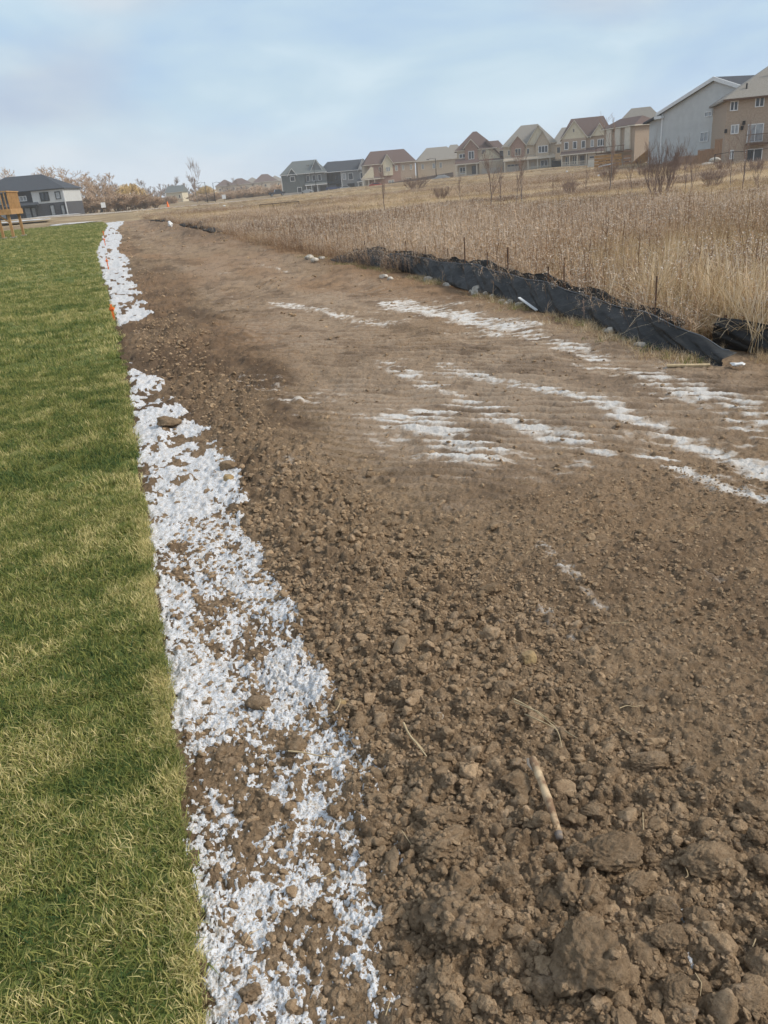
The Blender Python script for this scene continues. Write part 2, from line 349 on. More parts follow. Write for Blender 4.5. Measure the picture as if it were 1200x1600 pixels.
# ------------------------------------------------------------ instance scatter (geometry nodes)
def scatter(name, pts, yaw, scl, idx, tint, protos, label, cat, tilt=None, kind='stuff'):
    n = len(pts); me = bpy.data.meshes.new(name); me.vertices.add(n); me.vertices.foreach_set('co', np.asarray(pts, np.float32).ravel())
    rot = np.zeros((n, 3), np.float32); rot[:, 2] = yaw
    if tilt is not None: rot[:, :2] = tilt
    a = me.attributes.new('rot', 'FLOAT_VECTOR', 'POINT'); a.data.foreach_set('vector', rot.ravel())
    sc3 = np.repeat(np.asarray(scl, np.float32)[:, None], 3, 1) if np.ndim(scl) == 1 else np.asarray(scl, np.float32)
    a = me.attributes.new('scl', 'FLOAT_VECTOR', 'POINT'); a.data.foreach_set('vector', sc3.ravel())
    a = me.attributes.new('tint', 'FLOAT', 'POINT'); a.data.foreach_set('value', np.asarray(tint, np.float32))
    a = me.attributes.new('idx', 'INT', 'POINT'); a.data.foreach_set('value', np.asarray(idx, np.int32))
    o = link(name, me)
    col = bpy.data.collections.new(name+'_kinds')
    for i, p in enumerate(protos):
        q = bpy.data.objects.new(f'{name}_kind_{i:02d}', p); col.objects.link(q)
    g = bpy.data.node_groups.new(name, 'GeometryNodeTree')
    g.interface.new_socket('Geometry', in_out='INPUT', socket_type='NodeSocketGeometry')
    g.interface.new_socket('Geometry', in_out='OUTPUT', socket_type='NodeSocketGeometry')
    gi = g.nodes.new('NodeGroupInput'); go = g.nodes.new('NodeGroupOutput'); ip = g.nodes.new('GeometryNodeInstanceOnPoints')
    ci = g.nodes.new('GeometryNodeCollectionInfo'); ci.inputs['Collection'].default_value = col
    ci.inputs['Separate Children'].default_value = True; ci.inputs['Reset Children'].default_value = True
    def na(nm, dt):
        q = g.nodes.new('GeometryNodeInputNamedAttribute'); q.data_type = dt; q.inputs[0].default_value = nm
        return [s for s in q.outputs if s.enabled and s.name == 'Attribute'][0]
    er = g.nodes.new('FunctionNodeEulerToRotation'); g.links.new(na('rot', 'FLOAT_VECTOR'), er.inputs[0])
    g.links.new(gi.outputs[0], ip.inputs['Points']); g.links.new(ci.outputs[0], ip.inputs['Instance'])
    ip.inputs['Pick Instance'].default_value = True; g.links.new(na('idx', 'INT'), ip.inputs['Instance Index'])
    g.links.new(er.outputs[0], ip.inputs['Rotation']); g.links.new(na('scl', 'FLOAT_VECTOR'), ip.inputs['Scale'])
    g.links.new(ip.outputs[0], go.inputs[0])
    mo = o.modifiers.new('scatter', 'NODES'); mo.node_group = g
    return tag(o, label, cat, kind=kind)

# ============================================================ GROUND
rng = np.random.default_rng(7)
SNOWR = np.array([(0.2, .27), (1.0, .29), (1.33, .31), (1.8, .37), (2.65, .40), (3.3, .42), (4.4, .41), (5.2, .43), (6, .35), (7, .24), (8.3, .10), (9.0, .0), (9.6, -.3), (11.6, -.3), (12.2, .1), (13, .36), (15, .26), (18, .22), (23, .24), (30, .34), (34, .0), (38, .3), (48, .5), (60, .3), (75, .9), (95, 1.6), (102, .5)])
EDGE = np.array([(-3, -.14), (9.3, -.14), (12.7, -.22), (20, -.4), (33, -.74), (60, -.5), (80, -.3), (101, -.8)])
def edge_x(y): return np.interp(y, EDGE[:, 0], EDGE[:, 1])+(vn(y*9, y*0+2, 3)-.5)*.022+(vn(y*1.7, y*0+5, 3)-.5)*.05*ss(3, 15, y)
FB = np.array([(4.70, 4.6), (4.45, 4.99), (4.47, 5.48), (4.42, 6.05), (4.53, 6.64), (4.63, 7.34), (4.71, 8.52), (4.85, 9.82), (4.92, 11.21), (5.08, 13.03), (5.11, 14.16), (4.92, 14.96), (4.85, 16.32), (4.7, 18.06), (4.57, 24.36), (4.55, 32), (4.46, 49), (4.43, 79), (3.2, 102)])
def fence_x(y): return np.interp(y, FB[:, 1], FB[:, 0])

def seg_d(x, y, pl):
    d = np.full_like(x, 1e9)
    for (a, b) in zip(pl[:-1], pl[1:]):
        ax, ay = a; bx, by = b; L = (bx-ax)**2+(by-ay)**2
        t = np.clip(((x-ax)*(bx-ax)+(y-ay)*(by-ay))/L, 0, 1)
        d = np.minimum(d, np.hypot(x-ax-t*(bx-ax), (y-ay-t*(by-ay))))
    return d
G = lambda l: [gp(*p) for p in l]
STREAK = [(G([(622, 475), (720, 495), (800, 520)]), .30, .62), (G([(800, 520), (900, 552), (960, 575), (1080, 610), (1200, 660), (1300, 700)]), .15, .55),
          (G([(900, 570), (1010, 600), (1100, 640), (1200, 690)]), .08, .42),
          (G([(692, 575), (780, 600), (880, 620), (960, 650), (1040, 680), (1190, 735), (1300, 780)]), .10, .60), (G([(602, 575), (660, 600), (720, 630), (800, 660), (940, 715)]), .13, .50),
          (G([(640, 650), (700, 690), (750, 722), (690, 712)]), .20, .68), (G([(600, 640), (640, 655), (720, 640), (790, 650)]), .12, .5), (G([(980, 590), (1080, 625), (1200, 655)]), .10, .5), (G([(860, 700), (940, 720), (880, 740)]), .10, .42), (G([(430, 475), (520, 490), (600, 510)]), .14, .5), (G([(1000, 712), (1100, 745), (1200, 780), (1260, 800)]), .09, .72),
          (G([(1060, 690), (1130, 710), (1185, 735)]), .06, .8), (G([(400, 600), (440, 620), (500, 640)]), .2, .25), (G([(845, 855), (870, 880), (900, 910), (940, 950)]), .03, .38), (G([(850, 955), (890, 1000)]), .035, .25), (G([(390, 412), (450, 425)]), .1, .4), (G([(840, 735), (880, 740)]), .05, .5)]
_a = np.array(gp(640, 642)); _b = np.array(gp(800, 648)); BD = (_b-_a)/np.linalg.norm(_b-_a)
def streaks(x, y):
    f = np.zeros_like(x)
    wob = (fbm(x*6, y*2.5, 31, 4)-.5)
    u = x*BD[0]+y*BD[1]; v = -x*BD[1]+y*BD[0]
    for pl, w, k in STREAK:
        d = seg_d(x, y, pl)/w
        f = np.maximum(f, 1.12*k*(1.25-ss(.2, 1.5, d+wob*1.6))*(d < 2.2))
    tr = ss(2.9, 3.6, y)*(1-ss(11, 15, y))
    ph = v/.135+1.6*fbm(u*.8, v*.7, 77, 2)+.5*vn(u*5, v*3, 78)
    tri = np.abs(ph-np.floor(ph)-.5)*2
    bar = 1-ss(.30, .62, tri+(fbm(u*5, v*9, 15, 3)-.5)*.9)
    n = fbm(u*4, v*15, 12, 4); n2 = fbm(u*2.4, v*4, 13, 3)
    c = f*(.62+.75*bar*tr+.35*(1-tr))-(.66-n)*1.1*ss(.05, .3, f)-(.54-n2)*.7
    c = c-(.56-fbm(u*16, v*34, 16, 3))*1.1*ss(.05, .3, c)
    return np.clip(c, 0, 1)

# coarse windrow of clods: weight
def coarse_w(x, y):
    wob = (vn(x*2.2, y*1.3, 41)-.5)*.45
    r = np.interp(y, [0, .75, 1.0, 1.25, 1.7, 2.4, 3.3, 4.2, 6, 12], [1.9, 1.7, 1.5, 1.32, 1.18, 1.2, 1.15, .95, .95, .8])+wob*.8
    l = np.interp(y, SNOWR[:, 0], SNOWR[:, 1])+.02
    return ss(l-.15, l+.12, x)*(1-ss(r-.25, r+.22, x))
def low_z(x, y):
    z = (fbm(x*1.3, y*1.1, 1, 3)-.5)*.075+(fbm(x*.35, y*.3, 2, 2)-.5)*.10*ss(3, 10, y)
    z = z+.035*np.exp(-((x-.62)/.30)**2)*(1-ss(3.5, 9, y))             # low windrow
    z = z+.09*np.exp(-((x-4.35)/.35)**2)*ss(3, 7, y)*(vn(y*2, x*2, 8)+.3)*.6   # berm of spoil against the fence
    z = z+(.30*np.exp(-((x-3.6)/.9)**2)*ss(24, 36, y)*(1-ss(60, 80, y)))*fbm(x*1.1, y*.25, 9, 3)*1.3  # far spoil heap
    z = z-.05*ss(-.02, -.10, x-0.0)*0
    return z*ss(.0, .5, x-edge_x(y)+.3)
def soil_z(x, y, full=True):
    r = np.hypot(x, y); z = low_z(x, y); cw = coarse_w(x, y)
    gapn = fbm(x*3, y*3, 55, 3)
    tr = ss(.9, 1.5, x+(vn(x*2, y*1.5, 42)-.5)*.6)*(1-ss(3.9, 4.4, x))*ss(2.9, 4.4, y)*(1-ss(14, 20, y))
    u_ = x*BD[0]+y*BD[1]; v_ = -x*BD[1]+y*BD[0]; lug = np.abs(np.sin(math.pi*(v_/.135+1.6*fbm(u_*.8, v_*.7, 77, 2)+.5*vn(u_*5, v_*3, 78))+math.pi/2*0))
    z = z+tr*(lug**1.5*.030)*ss(.30, .6, vn(x*2.1, y*1.1, 14)+.12)
    far = np.exp(-(r/5.0)**2)
    z = z+clods(x, y, .10, 21, prob=.28+.22*cw, rmin=.2, rmax=.55)*.10*(.22+.5*cw)*(1-tr*.8)
    z = z+clods(x, y, .048, 22, prob=.62)*.048*(.55+.65*cw)*(1-tr*.75)
    z = z+clods(x, y, .022, 23)*.022*(.50+.5*cw)*(1-ss(3.5, 8, r))*(1-tr*.3)
    z = z+clods(x, y, .0105, 24)*.0105*.75*(1-ss(1.9, 3.2, r))
    z = z+(fbm(x*14, y*14, 25, 4, .6)-.5)*.030*(1-tr*.3)+(fbm(x*38, y*30, 27, 3, .7)-.5)*.016*ss(1.5, 3, r)
    z = z+(fbm(x*5.5, y*4.5, 28, 4, .6)-.5)*.060*ss(4.5, 8, y)*(1-ss(.9, 2.2, x)*.45)+clods(x, y, .17, 29, prob=.45)*.17*.45*ss(4.5, 7, y)*(1-ss(1.0, 1.9, x))+(fbm(x*2.6, y*3.2, 26, 4, .6)-.5)*.055*ss(3, 7, y)*(1-tr*.85)*(1-ss(1.6, 3, x)*.5)
    return z

def polar(a0, a1, na, radii):
    A = np.radians(np.linspace(a0, a1, na)); RR = np.asarray(radii)
    r, a = np.meshgrid(RR, A, indexing='ij'); return r*np.sin(a), r*np.cos(a)
def grid_faces(nr, na, keep):
    i, j = np.meshgrid(np.arange(nr-1), np.arange(na-1), indexing='ij')
    q = np.stack([i*na+j, i*na+j+1, (i+1)*na+j+1, (i+1)*na+j], -1).reshape(-1, 4)
    k = keep.ravel()[q].all(1); return q[k]
def compact(V, Fc, attrs):
    used = np.zeros(len(V), bool); used[Fc.ravel()] = True; mp_ = np.cumsum(used)-1
    return V[used], mp_[Fc], {k: v[used] for k, v in attrs.items()}

dep = np.concatenate([np.arange(72, 60, -.16), np.arange(60, 20, -.062), np.arange(20, 8, -.05), np.arange(8, .9, -.05)])
radii = EYE/np.tan(np.radians(dep)); radii = radii[radii < 104]
NA = 1020
gx, gy = polar(-32, 62, NA, radii)
gx = gx.ravel(); gy = gy.ravel()
ex = edge_x(gy)
keep = (gx > ex-.06) & (gx < fence_x(gy)+.9) & (gy > -.2) & (gy < 103)
sub = np.where(keep)[0]
Z = np.full(gx.shape, -.1); LOW = np.full(gx.shape, -.1)
x_ = gx[sub]; y_ = gy[sub]
Z[sub] = soil_z(x_, y_)-.06*ss(.25, .9, x_-fence_x(y_))-.012*ss(.02, -.04, x_-ex[sub]); LOW[sub] = low_z(x_, y_)
dk = np.zeros_like(Z); pl = np.zeros_like(Z); fr = np.zeros_like(Z); oc = np.zeros_like(Z)
fr[sub] = streaks(x_, y_)
trk = ss(1.1, 1.6, x_)*(1-ss(4.1, 4.6, x_))
pl[sub] = np.clip(.10+.32*fbm(x_*1.5, y_*.5, 61, 4)*trk*ss(2, 5, y_)+.45*ss(.05, .4, fr[sub])+.16*ss(.9, 1.6, x_)*ss(3, 5, y_)*(1-ss(5, 9, y_)), 0, 1)
dk[sub] = np.clip(ss(.50, .70, fbm(x_*1.6, y_*.8, 63, 4))*.55*ss(4, 7, y_)*(1-ss(1.4, 2.4, x_))+.5*ss(.08, -.02, x_-ex[sub]-.03)+.35*ss(.56, .68, fbm(x_*2, y_*2, 64, 4))+.45*ss(22, 40, y_)*ss(2.4, 3.4, x_), 0, .85)
oc[sub] = np.clip(ss(.45, .65, fbm(x_*.8, y_*.22, 65, 3))*.8*ss(5, 10, y_)+.25*ss(1.2, 2, x_), 0, .8)
u_ = x_*BD[0]+y_*BD[1]; v_ = -x_*BD[1]+y_*BD[0]
lugp = np.abs(np.sin(math.pi*(v_/.135+1.6*fbm(u_*.8, v_*.7, 77, 2)+.5*vn(u_*5, v_*3, 78))))
trm = ss(.6, 1.4, x_+(vn(x_*2, y_*1.5, 42)-.5)*.6)*(1-ss(3.9, 4.4, x_))*ss(3.0, 4.6, y_)*(1-ss(12, 18, y_))
pl[sub] = np.clip(pl[sub]+trm*(.30*ss(.55, .95, lugp+(fbm(u_*6, v_*14, 17, 3)-.5)*.8)-.06)*ss(.35, .6, fbm(x_*.9, y_*.6, 66, 3)+.08), 0, 1)
dk[sub] = np.clip(dk[sub]+.42*ss(4.2, 6.5, y_)*(1-ss(.9, 1.7, x_+(vn(x_*2, y_*.8, 68)-.5)*.7))*(1-ss(18, 30, y_))+.40*ss(.62, .78, fbm(u_*4, v_*9, 67, 4)+.06)*ss(2.5, 5, y_), 0, .85)
V = np.stack([gx, gy, Z], -1)
Fc = grid_faces(len(radii), NA, keep)
V2, F2, A2 = compact(V, Fc, dict(pale=pl, dark=dk, frost=fr, ochre=oc))
tag(link('ground', np_mesh('ground', V2, F2, True, A2), M_SOIL), 'bare churned brown soil strip between the lawn and the black silt fence', 'ground', kind='structure')

# snow: a sheet lying in the hollows of the soil, lumps of earth poke through it
sr = np.interp(y_, SNOWR[:, 0], SNOWR[:, 1])
wob = (fbm(x_*3.2, y_*2.2, 81, 4)-.5)*.42
dl = x_-ex[sub]+.006+(vn(x_*22, y_*22, 84)-.5)*.05
inside = ss(-.01, .03, dl)*(1-ss(-.06, .06, x_-sr-.055*(1-ss(1.6, 2.6, y_))+wob*np.clip(.5+y_*.06, .5, 1.0)))
extra = np.zeros_like(x_)
for (px, py, rr) in [(600, 1370, .06), (560, 1240, .06), (800, 1395, .04), (1065, 1435, .035), (690, 1135, .02), (240, 345, 1.6), (220, 355, .9), (1075, 1515, .015), (620, 1330, .06), (480, 1060, .07), (430, 905, .06), (640, 1560, .05), (840, 1290, .02), (1010, 1520, .02)]:
    cx, cy = gp(px, py); extra = np.maximum(extra, np.exp(-((x_-cx)**2+((y_-cy)*.6)**2)/rr**2)*.85)
big_n = fbm(x_*4.2+y_*1.2, y_*np.where(y_ > 6, 3.0, 3.0), 82, 4, .55); mid_n = fbm(x_*17+y_*3, y_*11, 83, 3); fin_n = fbm(x_*88, y_*75, 85, 3, .7)
rr_ = np.hypot(x_, y_); near = 1-ss(3, 6, rr_)
bump_ = (Z[sub]-LOW[sub]-.016)/.022
deep = ss(.60, .72, fbm(x_*2.6+4, y_*1.7, 86, 3))
m_ = (big_n-.5)*3.0+(mid_n-.5)*2.6+(fin_n-.5)*3.6*(.35+.65*near)-bump_*.55*(.5+.5*near)+deep*.9+.03+.02*ss(1.8, 4, y_)+.10*ss(6, 10, y_)-(1-np.maximum(inside, extra))*4
hs = Z[sub]+np.clip(m_, -.3, .9)*.0045+.001+(fbm(x_*120, y_*120, 87, 2)-.5)*.005*near+deep*.010*np.clip(m_, 0, 1)
S = np.full(gx.shape, -1.0); S[sub] = hs
ks = np.zeros(gx.shape, bool); ks[sub] = m_ > -.02; ks &= keep & (gx > ex+.002)
Fs = grid_faces(len(radii), NA, keep)
kk = ks.ravel()[Fs].sum(1) >= 2
Vs = np.stack([gx, gy, S], -1); V3, F3, _ = compact(Vs, Fs[kk], {})
tag(link('snow', np_mesh('snow', V3, F3, True), M_SNOW), 'thin crumbly white snow lying in a ragged strip along the lawn edge', 'snow', kind='stuff')

# lawn sheet
ly = np.concatenate([np.arange(-1.5, 6, .03), 6*1.012**np.arange(0, 236)]); ly = ly[ly < 100]
lo = np.concatenate([[0, 0, .006, .03, .06, .1, .16, .25, .4, .6, .9, 1.3, 1.8, 2.5, 3.5, 5, 7, 10, 14, 20, 28, 40]])
LX = edge_x(ly)[:, None]-lo[None, :]; LY = np.repeat(ly[:, None], len(lo), 1)
LZ = .03+(fbm(LX*1.1, LY*1.1, 71, 3)-.5)*.02; LZ[:, 0] = -.06; LZ[:, 1] = .02
V = np.stack([LX, LY, LZ], -1).reshape(-1, 3)
tag(link('lawn', np_mesh('lawn', V, grid_faces(len(ly), len(lo), np.ones((len(ly), len(lo)), bool))[:, ::-1]), M_TURF), 'mown green sod lawn with a straight cut edge', 'lawn', kind='structure')

# field and far terrain
fr_r = np.concatenate([[0.3], np.geomspace(2, 1200, 205)])
fx, fy = polar(-180, 180, 541, fr_r)
fz = terr(fx, fy)+(fbm(fx*.25, fy*.25, 73, 3)-.5)*.22*ss(8, 30, np.hypot(fx, fy))
ins = ss(-42, -38, fx)*(1-ss(.15, .8, fx-fence_x(fy)))*(1-ss(96, 103, fy))*ss(-3, -1.5, fy)
fz = fz-.30*ins-.05
tag(link('field', np_mesh('field', np.stack([fx, fy, fz], -1).reshape(-1, 3), grid_faces(len(fr_r), 541, np.ones(fx.shape, bool))), M_FIELDG), 'wide dry grass field rising gently to the houses', 'field', kind='structure')

# ============================================================ GRASS
def blades(n, rad, hmin, hmax, w, lean, seed, seg=2, droop=.3):
    r = random.Random(seed); V = []; F = []; B = []; Hh = []
    for i in range(n):
        a = r.uniform(0, 6.283); q = rad*math.sqrt(r.random()); x = q*math.cos(a); y = q*math.sin(a)
        h = r.uniform(hmin, hmax); la = r.uniform(0, 6.283); ln = abs(r.gauss(0, lean))*h+.15*lean*h; wa = r.uniform(0, 6.283); ww = w*r.uniform(.6, 1.2)
        bv = r.random(); k = len(V)
        for s in range(seg+1):
            t = s/seg; ox = math.cos(la)*ln*t**1.5; oy = math.sin(la)*ln*t**1.5; z = h*(t-droop*t*t*min(1, ln/h))
            wd = ww*(1-t)**.6/2 if s < seg else 0
            if s < seg:
                V += [(x+ox-math.cos(wa)*wd, y+oy-math.sin(wa)*wd, z), (x+ox+math.cos(wa)*wd, y+oy+math.sin(wa)*wd, z)]; B += [bv, bv]; Hh += [t, t]
            else: V.append((x+ox, y+oy, z)); B.append(bv); Hh.append(1)
        for s in range(seg-1): F += [(k+2*s, k+2*s+1, k+2*s+3), (k+2*s, k+2*s+3, k+2*s+2)]
        F.append((k+2*seg-2, k+2*seg-1, k+2*seg))
    return V, F, B, Hh
def tuft_mesh(name, parts, m):
    V = []; F = []; B = []; Hh = []
    for v, f, b, h in parts:
        k = len(V); V += v; F += [tuple(i+k for i in q) for q in f]; B += b; Hh += h
    me = np_mesh(name, V, F, False, dict(blade=B, hgt=Hh)); me.materials.append(m); return me
lawn_protos = [tuft_mesh(f'turf_tuft_{i}', [blades(15, .028, .016, .036, .0037, .85, 100+i)], M_BLADE) for i in range(7)]
def lawn_pts(x0, y0, y1, dens, sc, seed):
    r = np.random.default_rng(seed); n = int((y1-y0)*(-x0)*dens)
    y = r.uniform(y0, y1, n); x = r.uniform(x0, 0, n); e = edge_x(y); x = x+e+.004
    z = .028+(fbm(x*1.1, y*1.1, 71, 3)-.5)*.02
    dn = fbm(x*2.2, y*2.2, 75, 3)
    t = np.clip(r.normal(.40, .22, n)+(fbm(x*.5, y*3.5, 74, 4)-.5)*1.15*ss(2, 6, y)+(fbm(x*7, y*7, 76, 3)-.5)*1.5+.22*ss(-.09, 0, x-e)-.08*(1-ss(-.3, -.1, x-e)), -.2, 1.3)
    return np.stack([x, y, z], -1), r.uniform(0, 6.283, n), sc*r.uniform(.75, 1.3, n)*(.7+.6*dn), r.integers(0, 7, n), t
sets = [lawn_pts(-.035, .4, 4.5, 9000, .9, 8), lawn_pts(-2.0, .5, 2.6, 3000, 1.0, 1), lawn_pts(-2.6, 2.6, 4.5, 2000, 1.1, 2), lawn_pts(-4, 4.5, 9, 900, 1.35, 3), lawn_pts(-8, 9, 20, 170, 1.9, 4), lawn_pts(-14, 20, 45, 40, 2.4, 5), lawn_pts(-26, 45, 99, 14, 3.6, 6)]
P, Yw, Sc, Ix, Ti = [np.concatenate([s[i] for s in sets]) for i in range(5)]
scatter('lawn_grass', P, Yw, Sc, Ix, Ti, lawn_protos, 'short green and straw coloured grass blades of the sod lawn', 'grass')

# dry field growth
DRY = [(.05, (.17, .105, .055)), (.33, (.38, .26, .145)), (.58, (.68, .50, .28)), (.85, (.82, .67, .46)), (1.0, (.88, .77, .60))]
BRN = [(.05, (.10, .055, .028)), (.45, (.31, .185, .10)), (.8, (.54, .37, .22)), (1.0, (.68, .53, .38))]
M_DRY = grass_mat('dry_grass', DRY, (.16, .16, 1), trans=.25)
M_BRN = grass_mat('brown_weed', BRN, (.2, .2, 1), trans=.1)
M_FLUFF = mat('seed_fluff', (.74, .66, .56), (.55, .45, .36), scale=30, rough=.95)
def weed_mesh(i, m, tall, fluff):
    r = random.Random(300+i); V = []; F = []; B = []; Hh = []
    def strip(p, q, w, bv, t0, t1):
        k = len(V); a = r.uniform(0, 3.14); dx = math.cos(a)*w/2; dy = math.sin(a)*w/2
        V.extend([(p[0]-dx, p[1]-dy, p[2]), (p[0]+dx, p[1]+dy, p[2]), (q[0]+dx*.6, q[1]+dy*.6, q[2]), (q[0]-dx*.6, q[1]-dy*.6, q[2])])
        F.append((k, k+1, k+2)); F.append((k, k+2, k+3)); B.extend([bv]*4); Hh.extend([t0, t0, t1, t1])
    fm = []
    for s in range(5):
        x = r.gauss(0, .07); y = r.gauss(0, .07); h = tall*r.uniform(.6, 1.1); lx = r.gauss(0, .20)*h; ly_ = r.gauss(0, .20)*h; bv = r.random()
        P0 = lambda t: (x+lx*t, y+ly_*t, h*t)
        for k in range(3): strip(P0(k/3), P0((k+1)/3), .008, bv, k/3, (k+1)/3)
        for k in range(7):
            t = r.uniform(.3, 1); p = P0(t); a = r.uniform(0, 6.28); L = .12*r.uniform(.5, 1.3)*(1.3-t*.6)
            q = (p[0]+math.cos(a)*L, p[1]+math.sin(a)*L, p[2]+L*r.uniform(-.2, .9)); strip(p, q, .010, r.random(), t, t)
            if t > .45 and fluff: fm.append(q); fm.append((q[0]*.6+p[0]*.4, q[1]*.6+p[1]*.4, q[2]*.6+p[2]*.4))
        if fluff: fm.append(P0(1))
    nb = len(F)
    for q in fm:
        for _ in range(2):
            k = len(V); c = Vector(q)+Vector((r.gauss(0, .012), r.gauss(0, .012), r.gauss(0, .012))); e = [Vector((r.gauss(0, 1), r.gauss(0, 1), r.gauss(0, 1)))  .normalized()*.012 for _ in range(3)]
            V.extend([tuple(c+v) for v in e]); F.append((k, k+1, k+2)); B.extend([.9]*3); Hh.extend([1]*3)
    me = np_mesh(f'weed_{i}', V, F, False, dict(blade=B, hgt=Hh)); me.materials.append(m); me.materials.append(M_FLUFF)
    me.polygons.foreach_set('material_index', [0]*nb+[1]*(len(F)-nb)); return me
field_protos = [tuft_mesh(f'dry_tuft_{i}', [blades(46, .16, .25, .62, .0075, .38, 200+i, 3, .5), blades(10, .12, .5, .85, .005, .2, 240+i, 2)], M_DRY) for i in range(5)]
field_protos += [weed_mesh(i, M_BRN, .85, True) for i in range(4)]+[weed_mesh(10+i, M_BRN, .65, False) for i in range(3)]
field_protos += [tuft_mesh(f'reed_tuft_{i}', [blades(46, .14, .45, 1.15, .010, .50, 400+i, 5, .8)], M_DRY) for i in range(2)]
def fpts(xr, yr, dens, sc, seed, wide=1.0, kind=None):
    r = np.random.default_rng(seed); n = int((xr[1]-xr[0])*(yr[1]-yr[0])*dens)
    x = r.uniform(*xr, n); y = r.uniform(*yr, n)
    az = np.degrees(np.arctan2(x, y)); d = np.hypot(x, y)
    ok = (az > -16) & (az < 66) & (x > fence_x(y)+.38+(y > 15)*(-.1))
    x, y, d = x[ok], y[ok], d[ok]; n = len(x)
    z = terr(x, y)-.06+(fbm(x*.25, y*.25, 73, 3)-.5)*.22*ss(8, 30, np.hypot(x, y))
    a = fbm(x*.10+3, y*.16, 91, 4); b_ = r.random(n); band = fbm(x*.05, y*.3, 92, 3)
    dip = np.exp(-((y-(27-.35*(x-15)))/3.5)**2)*ss(11, 16, x)
    w = .5+(a-.5)*3.4+(b_-.5)*.5+dip*1.1+.14*(1-ss(14, 20, d))+.10*ss(28, 34, d)*(1-ss(44, 52, d))-.15*ss(60, 120, d)*0
    idx = np.where(w < np.where(d > 17, .55, .50), r.integers(0, 5, n), np.where(r.random(n) < .6, r.integers(5, 9, n), r.integers(9, 12, n)))
    t = np.clip(r.normal(.5, .26, n)+(band-.5)*1.9-dip*1.3+.25*np.exp(-((y-(21-.3*(x-12)))/2.5)**2)*ss(9, 13, x), 0, 1.1)
    cut = (np.hypot(x-17.5, y-88) < 6.5) | (y < 5.85) & (x < 5.02+(5.75-y)*.27+.22)
    t = np.where(cut, -9, t)
    s = sc*r.uniform(.55, 1.4, n)*(1-.35*ss(60, 140, d))
    hgt = np.interp(x-fence_x(y), [0, 1, 3, 20], [.62, .78, .85, .66])*np.where((d > 40), .9, 1)*(1-.45*ss(25, 45, d)*(1-ss(60, 90, d)))
    s3 = np.stack([s*wide, s*wide, s*hgt], -1)
    q_ = t > -5
    return np.stack([x, y, z], -1)[q_], r.uniform(0, 6.283, n)[q_], s3[q_], idx[q_], t[q_]
fs = [fpts((4.9, 20), (2.5, 26), 42, .85, 11), fpts((15, 30), (5, 26), 22, .95, 12, 1.2), fpts((4.3, 45), (26, 50), 14, .95, 13, 1.5), fpts((30, 62), (8, 50), 11, .95, 16, 1.6), fpts((3, 85), (50, 105), 5.5, 1.0, 14, 1.7), fpts((-8, 130), (103, 260), .40, .95, 15, 4.0)]
# keep the front of the houses clear
def clr(s):
    x, y = s[0][:, 0], s[0][:, 1]; d = np.hypot(x, y); az = np.degrees(np.arctan2(x, y))
    lim = np.interp(az, [-20, -2, 0, 6, 11, 13, 17, 26, 31.5, 34, 36, 37.5, 40, 70], [92, 100, 150, 175, 215, 255, 262, 232, 215, 150, 118, 116, 105, 104])
    k = d < lim
    return [q[k] for q in s]
fs = [clr(s) for s in fs]
fs.append(fpts((4.9, 30), (14, 45), 5, .9, 31, 1.3)); fs[-1] = [q[(fbm(fs[-1][0][:, 0]*.16, fs[-1][0][:, 1]*.35, 97, 3) > .54)] for q in fs[-1]]; fs[-1][3][:] = 5+fs[-1][3] % 7; fs[-1][4][:] = fs[-1][4]*.35
P, Yw, Sc, Ix, Ti = [np.concatenate([s[i] for s in fs]) for i in range(5)]
print('field instances', len(P))
scatter('field_grass', P, Yw, Sc, Ix, Ti, field_protos, 'dry tan grass and brown weeds with fluffy seed heads covering the field', 'dry grass')
# reeds by the end of the fence, and scraps of dry grass along its foot
r = np.random.default_rng(5); pts = []
for (cx, cy, n, sx, sy, z0, s0) in [(5.5, 6.4, 90, .30, .55, 0, .8), (5.55, 6.0, 30, .12, .2, 0, .5), (6.2, 7.0, 40, .4, .6, 0, .8), (5.0, 4.6, 26, .12, .3, 0, .16), (6.9, 6.2, 26, .5, .5, 0, .6), (4.85, 4.9, 22, .08, .35, 0, .14)]:
    for _ in range(n):
        x = r.normal(cx, sx); y = r.normal(cy, sy)
        if x > fence_x(y)+.28: pts.append((x, y, -.02, s0*r.uniform(.7, 1.2)))
pts = np.array(pts); n = len(pts)
scatter('reed_grass', pts[:, :3], r.uniform(0, 6.28, n), pts[:, 3], r.integers(0, 2, n), r.uniform(.25, .85, n), field_protos[-2:], 'tall pale straw reed grass bending over behind the fence end', 'dry grass')
low = [tuft_mesh(f'foot_tuft_{i}', [blades(26, .07, .03, .13, .004, 1.1, 500+i, 2)], M_DRY) for i in range(3)]+[tuft_mesh('green_tuft', [blades(22, .05, .03, .10, .004, .7, 511, 2)], M_BLADE)]
n = 1500; y = r.uniform(3.5, 20, n)**1.0; x = fence_x(y)-np.abs(r.normal(0, .17, n))+.05; g_ = fbm(y*1.3, y*0, 95, 3) > .42
x, y = x[g_], y[g_]; n = len(x)
scatter('fence_foot_grass', np.stack([x, y, soil_z(x, y)-.01], -1), r.uniform(0, 6.28, n), r.uniform(.5, 1.15, n), np.where(r.random(n) < .75, r.integers(0, 3, n), 3), r.uniform(.1, .9, n), low, 'scraps of dead and green grass along the foot of the silt fence', 'grass')
